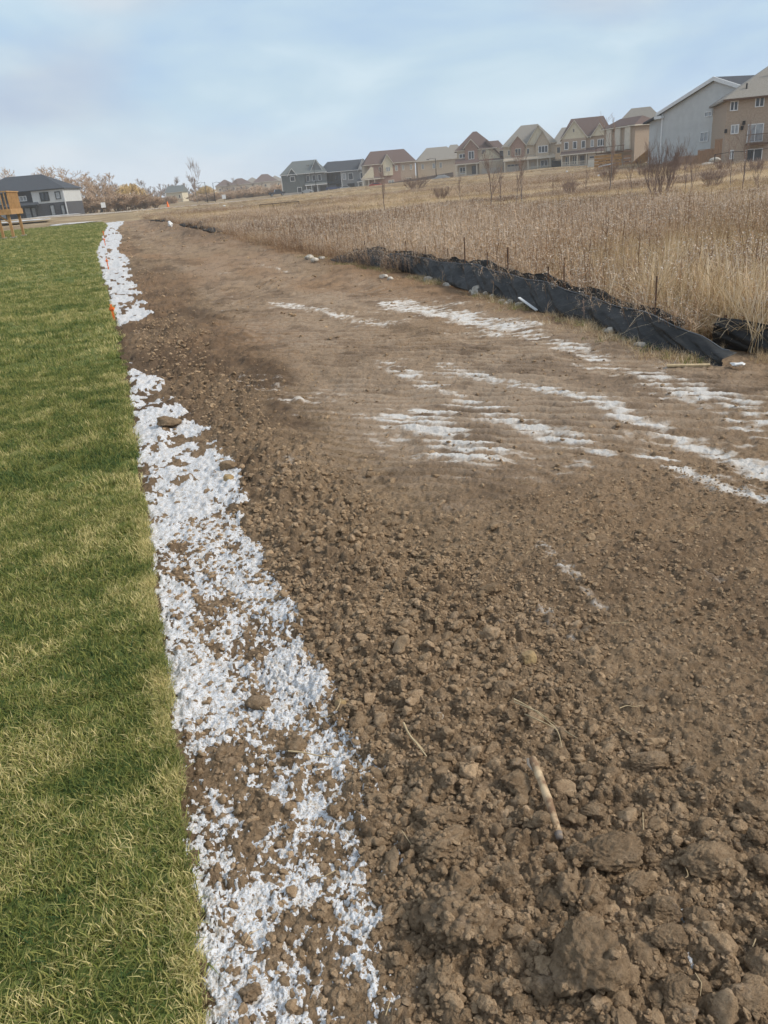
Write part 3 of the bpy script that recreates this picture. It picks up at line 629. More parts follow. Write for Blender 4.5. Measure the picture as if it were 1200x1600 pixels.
# weeds growing over the far edge of the soil
n = 1100; y = np.where(r.random(n) < .07, r.uniform(13.8, 18.5, n), r.uniform(15, 80, n)); x = fence_x(y)+r.normal(.15, .22, n)-.1
scatter('edge_weeds', np.stack([x, y, soil_z(x, y)-.03], -1), r.uniform(0, 6.28, n), r.uniform(.3, .75, n), r.integers(5, 12, n), r.uniform(0, .8, n), field_protos, 'dark brown weeds crowding the far edge of the soil', 'weeds')

# ============================================================ CLODS
def ico(sub, seed, amp=.22, fine=.05, flat=.7, crack=True):
    import bmesh
    bm = bmesh.new(); bmesh.ops.create_icosphere(bm, subdivisions=sub, radius=1)
    V = np.array([v.co[:] for v in bm.verts]); F = np.array([[v.index for v in f.verts] for f in bm.faces]); bm.free()
    rr = np.random.default_rng(seed)
    d = np.zeros(len(V))
    for k in range(9):          # facets: cut by random planes
        nrm = rr.normal(size=3); nrm /= np.linalg.norm(nrm); h = rr.uniform(.58, .92)
        s = V@nrm; over = np.maximum(0, s-h); V = V-over[:, None]*nrm*.97
    o = rr.uniform(0, 50, 3); U = V/np.linalg.norm(V, axis=1)[:, None]
    def n3(p, s, sd): return (vn(p[:, 0]*s+o[0]+p[:, 2]*s*.7, p[:, 1]*s+o[1]+p[:, 2]*s*.6, sd)+vn(p[:, 2]*s+o[2], p[:, 0]*s-p[:, 1]*s*.8+o[0], sd+1))/2-.5
    q = n3(V, 1.4, seed)*amp*2+n3(V, 4, seed+3)*amp*.9+n3(V, 9, seed+5)*fine*3+n3(V, 20, seed+7)*fine*2
    V = V+U*q[:, None]; V[:, 2] *= flat
    return V, F
def clod_mesh(name, sub, seed, m=None, **kw):
    V, F = ico(sub, seed, **kw); me = np_mesh(name, V, F, sub > 2); me.materials.append(m or M_CLOD); return me
crumbs = [clod_mesh(f'crumb_{i}', 2, 600+i, amp=.42, fine=.12) for i in range(6)]+[clod_mesh(f'lump_{i}', 3, 620+i, amp=.34, fine=.15) for i in range(6)]
r = np.random.default_rng(21)
def crumb_pts(x0, x1, y0, y1, n, smin, smax, p=2.2, cwpow=1.0, base=.15):
    x = r.uniform(x0, x1, n); y = r.uniform(y0, y1, n)
    k = (r.random(n) < base+coarse_w(x, y)**cwpow) & (x > edge_x(y)+.06) & (x < fence_x(y)-.02)
    x, y = x[k], y[k]; s = smin+(smax-smin)*r.random(len(x))**p
    return x, y, s
sets = [crumb_pts(-.14, .5, .65, 4.0, 9000, .0035, .015, 2.4, 1, .9), crumb_pts(0, 1.3, 3.2, 12, 2600, .008, .022, 2.4, 1.5, .02), crumb_pts(-.14, 2.2, .6, 3.0, 32000, .003, .011, 2), crumb_pts(-.14, 3.0, .6, 4.5, 4200, .009, .024, 2.8, 1.3, .05), crumb_pts(-.1, 4.5, 2.2, 8, 9000, .005, .016, 2.6, 1, .22), crumb_pts(0, 5, 8, 22, 1800, .010, .032, 3, 1, .2), crumb_pts(.8, 3, .8, 3.4, 9000, .0035, .010, 2, 1, .8), crumb_pts(0, 5, 22, 80, 500, .03, .08, 2.6, 1, .3), crumb_pts(.3, 1.7, .6, 2.4, 200, .020, .034, 1.5, 1.2, .0)]
x, y, s = [np.concatenate([q[i] for q in sets]) for i in range(3)]
# a mound of loose crumbs is thinner on the snow
ins_s = (x < np.interp(y, SNOWR[:, 0], SNOWR[:, 1])-.02); kk = ~ins_s | (r.random(len(x)) < .42)
x, y, s = x[kk], y[kk], s[kk]; n = len(x)
z = soil_z(x, y)+s*.10
idx = np.where(s < .012, r.integers(0, 6, n), r.integers(6, 12, n))
s3 = np.stack([s*r.uniform(.8, 1.25, n), s*r.uniform(.8, 1.25, n), s*r.uniform(.8, 1.15, n)], -1)
scatter('soil_crumbs', np.stack([x, y, z], -1), r.uniform(0, 6.28, n), s3, idx, np.clip(r.normal(.5, .28, n), 0, 1), crumbs, 'loose crumbs and small lumps of brown soil', 'soil', tilt=r.uniform(-.6, .6, (n, 2)))

def SZ(x, y): return float(soil_z(np.array([x]), np.array([y]))[0])
NAMED = [  # px, py, radius px, stretch, label, material
 (915, 1533, 57, (1.0, 1.0, 1.0), 'largest block of hard brown clay at the bottom of the picture'),
 (733, 1438, 62, (1.0, 1.05, .62), 'broad crumbling mound of soil left of the tall clod'),
 (905, 1405, 38, (.8, 1.25, 1.0), 'tall rough clod with a small dark hole in its top'),
 (962, 1336, 40, (1.2, .8, .75), 'wide cracked clod right of the squarish one below the stick'),
 (912, 1338, 25, (1.0, .9, .9), 'squarish clod just right of the lower end of the stick'),
 (998, 1382, 26, (1.1, .85, .85), 'rounded clod below the wide cracked clod'),
 (1112, 1347, 36, (1.15, .8, .7), 'flat pale clod with a dark gap beneath its lower rim'),
 (1036, 1422, 25, (1.05, .95, .8), 'blunt clod touching the left side of the white frost pocket'),
 (1092, 1440, 25, (1.0, 1.1, .8), 'clod on the right side of the white frost pocket'),
 (1045, 1478, 22, (1.1, .9, .8), 'smooth clod below the white frost pocket'),
 (1090, 1538, 19, (.9, 1.05, .9), 'small wedge clod above the bottom right corner'),
 (1060, 1555, 24, (1.0, 1.1, .7), 'crumbly lump left of the small wedge clod at the bottom'),
 (1165, 1560, 30, (1.0, .9, .7), 'low clod nearest the bottom right corner'),
 (985, 1495, 40, (.9, 1.2, .6), 'long low swelling of soil right of the largest block'),
 (905, 1592, 28, (1.2, .7, .8), 'snow dusted lump below the largest block at the frame edge'),
 (845, 1297, 15, (1.0, 1.0, .8), 'small pale clod touching the left side of the lower stick'),
 (695, 1275, 36, (1.3, .8, .55), 'low wide clod above the grassy sod lump'),
 (692, 1320, 40, (1.1, .9, .7), 'clod with dead grass on top, right of the snow edge'),
 (655, 1430, 18, (.85, 1.2, .9), 'small upright clod left of the broad crumbling mound'),
 (700, 1535, 32, (.85, 1.3, .7), 'slanting dark lump at the bottom beside the snow tip'),
 (1012, 1187, 22, (1.4, .8, .7), 'elongated clod on the slope right of the upper stick end'),
 (1172, 1255, 18, (1.0, 1.0, .8), 'clod at the right edge above the pair of flat pieces'),
 (1195, 1352, 20, (1.0, .9, .8), 'half visible clod on the right edge level with the flat pale one'),
 (1195, 1262, 12, (1.3, .8, .7), 'small flat clod cut by the right edge of the picture'),
 (402, 1092, 17, (1.2, .9, .8), 'dark clod sitting in the snow strip in the middle distance'),
 (462, 1160, 16, (1.1, .9, .9), 'rounded clod behind the short straw in the snow'),
 (785, 1076, 17, (.9, 1.05, .8), 'rounded clod below the ochre stone'),
 (768, 926, 16, (1.3, .8, .7), 'flat topped clod alone on the smoother slope'),
 (735, 965, 10, (1.0, .9, .8), 'small clod left below the flat topped one'),
 (550, 782, 13, (1.1, .8, .8), 'lump of soil farthest up the coarse soil, beside a smaller one'),
 (578, 741, 9, (1.2, .8, .8), 'small lone clod on the tracked soil edge'),
 (262, 665, 17, (1.5, 1.0, .6), 'smooth grey brown lump lying across the snow strip far up'),
 (355, 733, 13, (1.2, .9, .7), 'brown lump at the right rim of the snow beside the tan stone'),
 (1030, 1395, 14, (.8, 1.2, .8), 'thin upright clod between the rounded clod and the blunt one'),
 (1195, 1510, 28, (1.0, 1.0, .8), 'clod leaving the picture at the lower right edge'),
 (835, 1500, 26, (1.0, 1.1, .7), 'crumbly lump with a snow dusted top left of the largest block'),
]
ONCLOD = []; SOFT = {1, 2, 13, 14, 16, 17, 19, 33, 35}
for i, (px, py, rp, st, lab) in enumerate(NAMED):
    x, y = gp(px, py, .03); d = math.sqrt(x*x+y*y+EYE*EYE); rad = rp*d/FPX*.92
    V, F = ico(5 if rp > 20 else 4, 700+i, amp=(.12 if i not in SOFT else .30), fine=(.08 if i not in SOFT else .15), flat=1.0)
    V = V*np.array([st[0], st[1], st[2]*.9])*rad
    me = np_mesh('soil_clod', V, F); me.materials.append(M_CLOD)
    o = link('soil_clod', me, loc=(x, y, SZ(x, y)*(.85 if i not in SOFT else .5)+rad*(.46 if i not in SOFT else .16))); o.rotation_euler = (0, 0, -YAW)
    tag(o, lab, 'clod')
    rq = np.random.default_rng(i); nq = int(min(150, rp*rp*.05*(.10 if i not in SOFT else 1))); up_ = V[V[:, 2] > -.1*rad]; sel = up_[rq.integers(0, len(up_), nq)]
    ca, sa = math.cos(YAW), math.sin(YAW)
    for q in sel: ONCLOD.append((o.location.x+q[0]*ca+q[1]*sa, o.location.y-q[0]*sa+q[1]*ca, o.location.z+q[2]))
for (px, py, rp, lab, mm) in [(826, 1036, 14, 'ochre yellow stone with one flat face in the coarse soil', M_OCHRE), (358, 758, 9, 'tan stone at the right rim of the snow strip', M_OCHRE),
        (686, 1138, 8, 'small pale stone with snow on top right of the dry grass bundle', M_STONE), (532, 1108, 10, 'rusty tan stone at the right rim of the snow, beside a twig', M_OCHRE), (933, 1158, 5, 'small grey stone left of the elongated clod', M_CLOD)]:
    x, y = gp(px, py); d = math.sqrt(x*x+y*y+EYE*EYE); rad = rp*d/FPX
    V, F = ico(4, 800+px, amp=.12, fine=.02, flat=.8); o = link('stone', np_mesh('stone', V*rad, F), mm, loc=(x, y, SZ(x, y)+rad*.35)); tag(o, lab, 'stone')
ONCLOD = np.array(ONCLOD); n = len(ONCLOD); rq = np.random.default_rng(3)
scatter('clod_crumbs', ONCLOD, rq.uniform(0, 6.28, n), .0025+.011*rq.random(n)**2.2, rq.integers(0, 12, n), rq.uniform(.1, .8, n), crumbs, 'crumbs of soil clinging to the larger clods', 'soil', tilt=rq.uniform(-.6, .6, (n, 2)))
# medium clods: countable, alike, built one by one
med = [clod_mesh(f'medium_clod_{i}', 4, 650+i, amp=.32, fine=.14, flat=.8) for i in range(8)]
r = np.random.default_rng(33); cnt = 0; tries = 0; placed = [gp(a[0], a[1]) for a in NAMED]
while cnt < 120 and tries < 9000:
    tries += 1; y = .72+2.9*r.random()**1.7; x = r.uniform(-.1, 1.9)
    if r.random() > float(coarse_w(np.array([x]), np.array([y]))[0])*1.1+.03: continue
    s = (.017+.022*r.random()**2)*(1.0 if y < 1.8 else .75)
    if min((x-a)**2+(y-b)**2 for a, b in placed) < (s+.028)**2: continue
    placed.append((x, y)); cnt += 1
    o = link('soil_clod', med[int(r.integers(0, 8))], loc=(x, y, SZ(x, y)+s*.12)); o.scale = (s*r.uniform(.8, 1.3), s*r.uniform(.8, 1.2), s*r.uniform(.7, 1.05)); o.rotation_euler = (r.uniform(-.4, .4), r.uniform(-.4, .4), r.uniform(0, 6.28))
    tag(o, 'one of the many fist sized brown clods scattered over the coarse soil', 'clod', 'fist sized clods on the coarse soil')

# ============================================================ STICKS AND STRAWS
def gz(px, py, up=.02):
    x, y = gp(px, py, up); return Vector((x, y, SZ(x, y)+up))
a = gz(832, 1196, .045); b = gz(874, 1316, .02); b.z = max(b.z, .02); a.z = max(a.z, b.z+.01)
mb = MB(); nn = 14; pts = []; rs = []
sd_ = (b-a).cross(Vector((0, 0, 1))).normalized()
for i in range(nn):
    t = i/(nn-1); pts.append(a.lerp(b, t)+sd_*(-.004*math.sin(t*3.1))); rs.append(.0118+(.0018 if i in (7,) else 0)+.0003*math.sin(i*2.3)-.0018*t)
st = thing('stick', 'pale broken stick with peeling bark lying on the coarse soil', 'stick')
mb.tube(pts, rs, 10).build('wood', M_WOOD, st, True)
mb = MB(); mb.tube([a+sd_*.012+Vector((0, 0, .002)), a+sd_*.016+(b-a)*.06, a+sd_*.010+(b-a)*.16], [.006, .005, .001], 5).build('bark_splinter', M_BARKP, st)
MB().tube([b+(a-b)*.05, b+(b-a)*.015], [.0118, .009], 9).build('broken_end', M_BARK, st, True)
def straw(name, lab, cat, px, rad, up=.025, m_=None, branch=None):
    p = [gz(q[0], q[1], up) for q in px]; mb = MB(); P2 = []
    P2 = [q.copy() for q in p]
    for _ in range(3):
        P2 = [P2[0]]+[c for i in range(len(P2)-1) for c in (P2[i].lerp(P2[i+1], .25), P2[i].lerp(P2[i+1], .75))]+[P2[-1]]
    P2 = [q.copy() for q in P2]; zz = max(q.z for q in P2)
    for q in P2: q.z = .4*q.z+.6*zz
    mb.tube(P2, [rad*(1-.6*i/len(P2)) for i in range(len(P2))], 5)
    for bpx in (branch or []):
        q = [gz(a_[0], a_[1], up) for a_ in bpx]
        for v in q: v.z = .4*v.z+.6*zz
        mb.tube(q, [rad*.8]*(len(q)-1)+[rad*.3], 5)
    return tag(mb.build(name, m_ or M_STRAW, smooth=True), lab, cat)
straw('dry_stalk', 'bundle of long bleached root stalks curving down the coarse soil', 'stalk', [(803, 1102), (830, 1115), (855, 1135), (872, 1150), (878, 1182)], .0028, .04, branch=[[(820, 1126), (850, 1138), (872, 1150)], [(803, 1106), (840, 1124), (868, 1142)], [(882, 1152), (902, 1166)]])
straw('dry_stalk', 'flat folded straw standing out left of the stick', 'stalk', [(632, 1146), (640, 1165), (655, 1182), (668, 1202)], .004, .03, branch=[[(648, 1172), (664, 1190)]])
straw('dry_stalk', 'single straw lying level below the rounded clod in the snow', 'stalk', [(450, 1173), (475, 1176), (500, 1181), (525, 1185)], .003, .03)
for i, (lab, px) in enumerate([('short curved straw below the sod lump by the snow edge', [(708, 1312), (700, 1335), (685, 1348)]), ('thin straw standing upright right of the stick', [(1004, 1275), (1005, 1300)]),
        ('forked white rootlet below the flat pale clod', [(1068, 1352), (1076, 1374), (1070, 1378)]), ('bent straw near the left rim of the coarse soil', [(527, 1128), (536, 1115), (530, 1100)]),
        ('loop of straw close to the right edge near the bottom', [(1176, 1478), (1182, 1465), (1178, 1470)]), ('straw lying in the snow close to the lower right tip', [(603, 1592), (610, 1570)]),
        ('pale straw on the smooth slope among fine crumbs', [(905, 834), (930, 852)]), ('straw caught on the ledge above the bundle of stalks', [(955, 975), (985, 973)]),
        ('short straw left of the slanting dark lump', [(628, 1300), (648, 1330)]), ('straw lying over the upper soil near the lone clod', [(650, 885), (664, 893)]),
        ('tiny straw by the right side of the rounded clod', [(970, 1150), (985, 1158)]), ('wiry root curl on the slope right of the stalk bundle', [(968, 1108), (980, 1102), (990, 1106), (1004, 1103)])]):
    straw('straw', lab, 'straw', px, .0016, .022)
r = random.Random(9)
for i in range(46):
    y = .8+4.2*r.random()**1.3; x = r.uniform(-.05, 2.4); a_ = r.uniform(0, 6.28); L = r.uniform(.02, .07)
    z = max(SZ(x, y), SZ(x+L*math.cos(a_), y+L*math.sin(a_)))+.012
    o = MB().tube([(x, y, z), (x+L*.5*math.cos(a_+.3), y+L*.5*math.sin(a_+.3), z+.004), (x+L*math.cos(a_), y+L*math.sin(a_), z)], [.0011, .0011, .0005], 4).build('straw', M_STRAW)
    tag(o, 'one of the short loose straw bits strewn over the bare soil', 'straw', 'loose straw bits on the soil')

# ============================================================ SILT FENCE
FT = np.array([(4.58, 5.19, .10), (4.59, 5.43, .17), (4.55, 5.78, .22), (4.56, 6.13, .27), (4.66, 6.61, .28), (4.77, 7.62, .29), (4.84, 8.41, .31), (4.97, 9.72, .33), (5.04, 10.89, .35), (5.15, 12.2, .31), (5.19, 14.0, .29), (5.02, 15.4, .35), (4.96, 16.5, .31), (4.8, 18.2, .12)])
def fbase(y): return fence_x(y)
def fabric(y0, y1, n, m_, topf, basef, seed, fold=.03, rag=0.0):
    ys = np.linspace(y0, y1, n); V = []; F = []; K = 22
    for i, y in enumerate(ys):
        tx, tz = topf(y); bx, bz = basef(y)
        for k in range(K+1):
            t = k/K
            # diagonal drape folds running down and towards the near end
            ph = y*2.1-t*1.4
            w = fold*math.sin(t*math.pi*.95)**.7*(math.sin(ph*2.3+5.5*float(vn(np.array(y*.6), np.array(1.0), seed)))*.55+math.sin(ph*5.3+6*float(vn(np.array(y*.9), np.array(4.0), seed)))*.25+(abs(float(fbm(np.array(y*3.2-t*2.6), np.array(t*.8+y*.3), seed+1, 3))-.5)*-4.0+.5))
            sag = .018*math.sin(t*math.pi)*(.5+float(vn(np.array(y*1.2), np.array(3.), seed)))
            z = bz+(tz-bz)*t+(w*.25 if k < K else 0)
            x = bx+(tx-bx)*t**1.15-w-sag
            if rag and k == K: z += (float(vn(np.array(y*6), np.array(0.), seed))-.4)*rag*1.4; x += (float(vn(np.array(y*4), np.array(5.), seed))-.5)*.05
            V.append((x, y+.03*math.sin(ph*5)*t*0, z))
    W_ = K+1
    for i in range(n-1):
        for k in range(K): a = i*W_+k; F.append((a, a+W_, a+W_+1, a+1))
    me = np_mesh('fabric', V, F); o = link('fabric', me, m_); return o
topf = lambda y: (float(np.interp(y, FT[:, 1], FT[:, 0]))+.0, float(np.interp(y, FT[:, 1], FT[:, 2]))+.010*math.sin(y*5.3)+.014*math.sin(y*2.3+1))
sf = thing('silt_fence', 'long sagging black fabric silt fence with thin stakes along the soil', 'silt fence')
o = fabric(5.02, 18.2, 330, M_FABRIC, topf, lambda y: (float(fbase(y))-.02, .0+float(low_z(np.array([4.5]), np.array([y]))[0])*.5), 5, .046); o.name = 'fabric'; o.parent = sf
o.modifiers.new('thickness', 'SOLIDIFY').thickness = .0025
back = lambda y: (topf(y)[0]+.10, topf(y)[1]+.018+.030*ss(5.8, 7.5, y)+.015*math.sin(y*3.7)*ss(6, 8, y))
o = fabric(5.75, 18.0, 520, M_RAG, back, lambda y: (topf(y)[0]+.055, topf(y)[1]-.10), 9, .010, .030); o.name = 'torn_flap'; o.parent = sf
n = 420; r = np.random.default_rng(77); y = r.uniform(5.6, 18, n); x = np.array([topf(v)[0] for v in y])+r.uniform(.02, .16, n)
scatter('fence_weeds', np.stack([x, y, y*0+.02], -1), r.uniform(0, 6.28, n), r.uniform(.32, .6, n), r.integers(5, 12, n), r.uniform(.2, 1, n), field_protos, 'dry brown weed stems poking up through the torn back of the silt fence', 'weeds')
o.modifiers.new('thickness', 'SOLIDIFY').thickness = .004
mb = MB(); mb.tube([(topf(y)[0]-.004, y, topf(y)[1]+.004) for y in np.linspace(5.1, 18, 150)], .0055, 5); mb.build('top_cord', mat('grey_cord', (.16, .17, .18), rough=.5), sf, True)
def topat(px, py, off=.16):
    d = ray(px, py); y = 8.0
    for i in range(60):
        c = float(fence_x(np.array(y)))+off; y = c/d[0]*d[1]
    return (c, y, EYE+c/d[0]*d[2])
for (px, py, wd) in [(725, 371, .018), (793, 387, .022), (761, 394, .014), (857, 417, .02), (882, 403, .014), (699, 389, .014), (634, 376, .012), (570, 376, .014), (1027, 432, .014), (665, 385, .012), (599, 380, .012)]:
    x, y, z = topat(px, py); lean = .06*math.sin(px)
    MB().bar((x+.0, y, 0.0), (x+lean*.5, y+lean, z), wd, wd*.7).build('stake', M_STAKE, sf)
sf2 = thing('silt_fence', 'shorter black fabric silt fence starting behind the reeds at the right edge', 'silt fence')
def s2(y): return (5.02+(5.75-y)*.27, .235-.03*(5.75-y)+.008*math.sin(y*7))
me_t = lambda y: (s2(y)[0]+.02, s2(y)[1]); 
o = fabric(2.6, 5.78, 110, M_FABRIC, me_t, lambda y: (s2(y)[0]-.03, -.02), 15, .03); o.parent = sf2; o.modifiers.new('thickness', 'SOLIDIFY').thickness = .0025
for y in (5.74, 4.2, 2.7): MB().bar((s2(y)[0]+.04, y, -.02), (s2(y)[0]+.05, y, s2(y)[1]+.02), .02).build('stake', M_STAKE, sf2)
# a dry weed stem in front of the fence
x, y = gp(911, 512); mb = MB(); mb.tube([(x, y, 0), (x+.01, y, .14), (x+.0, y+.01, .29)], [.006, .005, .003], 5)
rr = random.Random(4)
for i in range(26):
    z = rr.uniform(.04, .29); a_ = rr.uniform(0, 6.28); L = rr.uniform(.015, .04); mb.tube([(x+.005, y, z), (x+math.cos(a_)*L, y+math.sin(a_)*L, z+L*.6)], [.004, .002], 3)
w = thing('dry_weed', 'single rust brown weed stem in front of the silt fence', 'weed'); mb.build('stem', M_TWIG, w)
for (px, py, hh, lab) in [(880, 483, .16, 'faint short weed stem left of the rusty weed before the fence'), (735, 430, .2, 'thin pale weed stem before the far half of the silt fence'), (690, 415, .25, 'forked weed stem standing by the dip in the silt fence'), (800, 455, .22, 'leafless weed by the top edge nick of the silt fence')]:
    x, y = gp(px, py+8); x = min(x, float(fence_x(np.array(y)))-.05); mb = MB(); mb.tube([(x, y, 0), (x+.02, y, hh)], [.004, .002], 4)
    for i in range(8):
        z = rr.uniform(.3, 1)*hh; a_ = rr.uniform(0, 6.28); mb.tube([(x+.02*z/hh, y, z), (x+.02+math.cos(a_)*.05, y+math.sin(a_)*.05, z+.05)], [.002, .001], 3)
    tag(mb.build('dry_weed', M_TWIGT), lab, 'weed')

STN = [(601, 437, 7), (610, 441, 5), (670, 438, 8), (676, 436, 5), (698, 446, 6), (748, 458, 14), (762, 463, 8), (738, 456, 6), (769, 467, 6), (784, 474, 6), (797, 476, 6), (790, 479, 5), (812, 482, 7), (952, 527, 8), (946, 523, 6), (880, 499, 5), (484, 409, 7), (492, 413, 6), (503, 410, 5), (1000, 546, 9)]
RL = ['flat pale stone at the left turn of the silt fence', 'small pale stone just right of the flat one at the fence turn', 'grey white stone under the fence where the fold starts', 'little stone beside the grey white one at the fold', 'lone white stone under the first sag of the fence',
      'biggest cream stone at the foot of the silt fence', 'rounded stone right of the biggest cream stone', 'small stone left of the biggest cream stone', 'small white stone below the rounded one at the fence', 'middle stone of the row right of the cream stone', 'stone nearest the propped white strip', 'low stone in front of the row near the white strip', 'brownish stone right under the propped white strip',
      'dirty white lump below the green stained fabric', 'small chip left of the dirty white lump', 'pebble below the rusty weed by the fence', 'pale stone at the far end of the fence in the weeds', 'second pale stone at the far end of the fence', 'little stone in the weeds at the fence start', 'frosty lump of grass roots below the fence middle']
for i, ((px, py, rp), lab) in enumerate(zip(STN, RL)):
    x, y = gp(px, py); d = math.sqrt(x*x+y*y+EYE*EYE); rad = rp*d/FPX*1.05; V, F = ico(3, 900+i, amp=.15, fine=.03, flat=.65)
    tag(link('stone', np_mesh('stone', V*rad, F), M_STONE, loc=(x, y, SZ(x, y)+rad*.25)), lab, 'stone')
a = gz(811, 466, .10); b = gz(838, 488, .01); a = Vector((b.x+.12, b.y+.55, .20))
A_ = Vector(topat(811, 465, -.12)); Bq = Vector((*gp(839, 489), .03)); A2_ = A_
tag(MB().bar(A2_, Bq, .035, .012).build('plastic_strip', M_WHITE), 'thin white strip propped against the silt fence', 'strip')
x, y = gp(1075, 577); tag(MB().bar((x-.13, y+.1, .03), (x+.13, y-.1, .035), .05, .015).build('board_scrap', M_STRAW), 'flat pale wood scrap on the soil below the fence end', 'wood scrap')
x, y = gp(1152, 579); V, F = ico(3, 950, amp=.5, fine=.1, flat=.4); tag(link('plastic_scrap', np_mesh('scrap', V*.045, F, False), M_WHITE, loc=(x, y, .05)), 'crumpled white plastic scrap at the near tip of the silt fence', 'litter')
# dark matted fabric lying on the far spoil heap
def far_rag(y0, y1, x0, seed, lab):
    ys = np.linspace(y0, y1, 90); V = []; F = []
    for i, y in enumerate(ys):
        e = math.sin(math.pi*i/89)**.5
        for k in range(7):
            t = k/6; V.append((x0+.3*(float(vn(np.array(y*.2), np.array(1.), seed))-.5)+t*.35-(.12*math.sin(t*5+y)), y, float(low_z(np.array([x0]), np.array([y]))[0])+.02+.30*e*t*float(vn(np.array(y*.6), np.array(t*2), seed+2))))
        if i: F += [((i-1)*7+k, i*7+k, i*7+k+1, (i-1)*7+k+1) for k in range(6)]
    o = link('silt_fence', np_mesh('fallen_fabric', V, F), M_RAG); o.modifiers.new('thickness', 'SOLIDIFY').thickness = .01; tag(o, lab, 'silt fence')
far_rag(36, 56, 4.1, 3, 'far trampled strip of black fabric on the spoil bank')
far_rag(62, 84, 4.0, 6, 'farthest dark scrap of fabric at the end of the soil')
x, y, z = at(267, 353, 50); V, F = ico(3, 960, amp=.4, fine=.1, flat=1.1); tag(link('plastic_scrap', np_mesh('scrap', V*.16, F, False), M_WHITE, loc=(x, y, .35)), 'torn white sheet on the far spoil bank', 'litter')

# orange survey stakes
for i, (px, py, pt, wd, lab) in enumerate([(180, 504, 472, .055, 'nearest orange painted survey stake at the lawn edge'), (170, 421, 402, .05, 'second orange survey stake standing in the snow'), (165, 384, 371, .06, 'third orange survey stake by the snow gap'), (163, 370, 360, .07, 'farthest orange survey stake at the lawn corner')]):
    x, y = gp(px, py); hh = (py-pt)*math.hypot(x, y)/1480.
    o = thing('survey_stake', lab, 'stake', (x, y, 0)); MB().bar((0, 0, -.05), (-.01, .0, hh), wd, wd*.5).build('painted_lath', M_ORANGE, o)
    MB().bar((0, 0, hh*.72), (-.012, -.02, hh*.80), wd*1.25, wd*.8).build('ribbon', M_ORANGE, o)

# ============================================================ TREES
def branch_tree(seed, H, spread, depth, r0, n_main=1, up=.6, gnarl=.18, kids=(2, 4), n=4, tw=1.0, startf=.3):
    r = random.Random(seed); tr = MB(); cr = MB()
    def grow(mb, p, d, L, rad, lev):
        pts = [p]; rs = [rad]; q = Vector(p); dd = Vector(d); ns = 4 if lev < 2 else 3
        for i in range(ns):
            dd = (dd+Vector((r.gauss(0, gnarl), r.gauss(0, gnarl), r.gauss(0, gnarl*.6)+(.05 if lev else 0)))).normalized()
            q = q+dd*L/ns; pts.append(q.copy()); rs.append(max(rad*(1-.65*(i+1)/ns), .004*tw))
        mb.tube(pts, rs, n if lev < 2 else 3, cap=False)
        if lev >= depth: return
        k = r.randint(*kids)+(1 if lev == 0 else 0)
        for i in range(k):
            t = r.uniform(startf if lev == 0 else .25, 1); j = min(int(t*ns), ns-1); f = t*ns-j; pp = pts[j].lerp(pts[j+1], f)
            a = r.uniform(0, 6.283); side = Vector((math.cos(a), math.sin(a), 0)); nd = (dd*up+side*spread*r.uniform(.6, 1.2)+Vector((0, 0, .25))).normalized()
            grow(cr, pp, nd, L*r.uniform(.42, .68), rs[j]*.62, lev+1)
    for k in range(n_main):
        a = r.uniform(0, 6.283); s = 0 if n_main == 1 else .45
        grow(tr, Vector((0, 0, -.1)) + Vector((math.cos(a), math.sin(a), 0))*s*.15, Vector((math.cos(a)*s, math.sin(a)*s, 1)).normalized(), H*(.62 if n_main == 1 else .5)*r.uniform(.85, 1.05), r0, 0)
    return tr, cr
def tree_pair(name, seed, mt, mc, **kw):
    t, c = branch_tree(seed, **kw); a = t.mesh(name+'_trunk', True); b_ = c.mesh(name+'_crown', True); a.materials.append(mt); b_.materials.append(mc); return a, b_
def put_tree(name, pair, loc, s, rz, lab, cat='tree', group=None):
    o = thing(name, lab, cat, loc, rz, group); o.scale = s if isinstance(s, tuple) else (s, s, s)
    link('trunk', pair[0], parent=o); link('crown', pair[1], parent=o); return o
SAPL = [tree_pair(f'sap{i}', 40+i, M_BARK, M_TWIG, H=1.45, spread=.42, depth=3, r0=.014, kids=(3, 5), up=1.1, tw=.62, gnarl=.08, startf=.2) for i in range(4)]
SHRB = [tree_pair(f'shr{i}', 60+i, M_TWIG, M_TWIG, H=1.5, spread=.42, depth=3, r0=.011, n_main=13, kids=(3, 5), up=1.0, tw=.55, gnarl=.10) for i in range(3)]
# saplings and shrubs in the field, each at its place: px, foot py, top py, distance
SAP = [(768, 322, 268, 38, 0, 'dark slender sapling left of the pair below the beige house'), (805, 325, 262, 40, 1, 'forked bare sapling in front of the beige gabled house'), (815, 325, 255, 41, 2, 'tallest bare sapling of the pair before the beige gabled house'),
       (783, 322, 280, 42, 3, 'thin grey sapling between the dark one and the forked pair'), (600, 328, 283, 48, 3, 'faint single sapling below the brick house'), (950, 312, 218, 48, 1, 'pale many branched sapling in front of the lumber stack'),
       (987, 318, 262, 44, 2, 'short thin sapling left of the big shrub'), (1011, 318, 250, 45, 0, 'leaning sapling just left of the big shrub'), (1080, 318, 262, 40, 0, 'bare sapling right of the big shrub'),
       (1070, 318, 248, 42, 2, 'pale twisted sapling close behind the big shrub'), (1160, 313, 228, 38, 3, 'dark upright sapling in front of the glass patio doors'), (1141, 313, 240, 42, 1, 'thin sapling left of the dark upright one'), (865, 320, 285, 46, 1, 'low twiggy sapling on the slope below the porch house'), (720, 328, 290, 52, 0, 'wispy sapling on the slope before the brown roofed house'), (1185, 318, 262, 36, 2, 'sapling at the right edge before the brick house'), (915, 322, 272, 50, 3, 'slender sapling below the white fenced porch')]
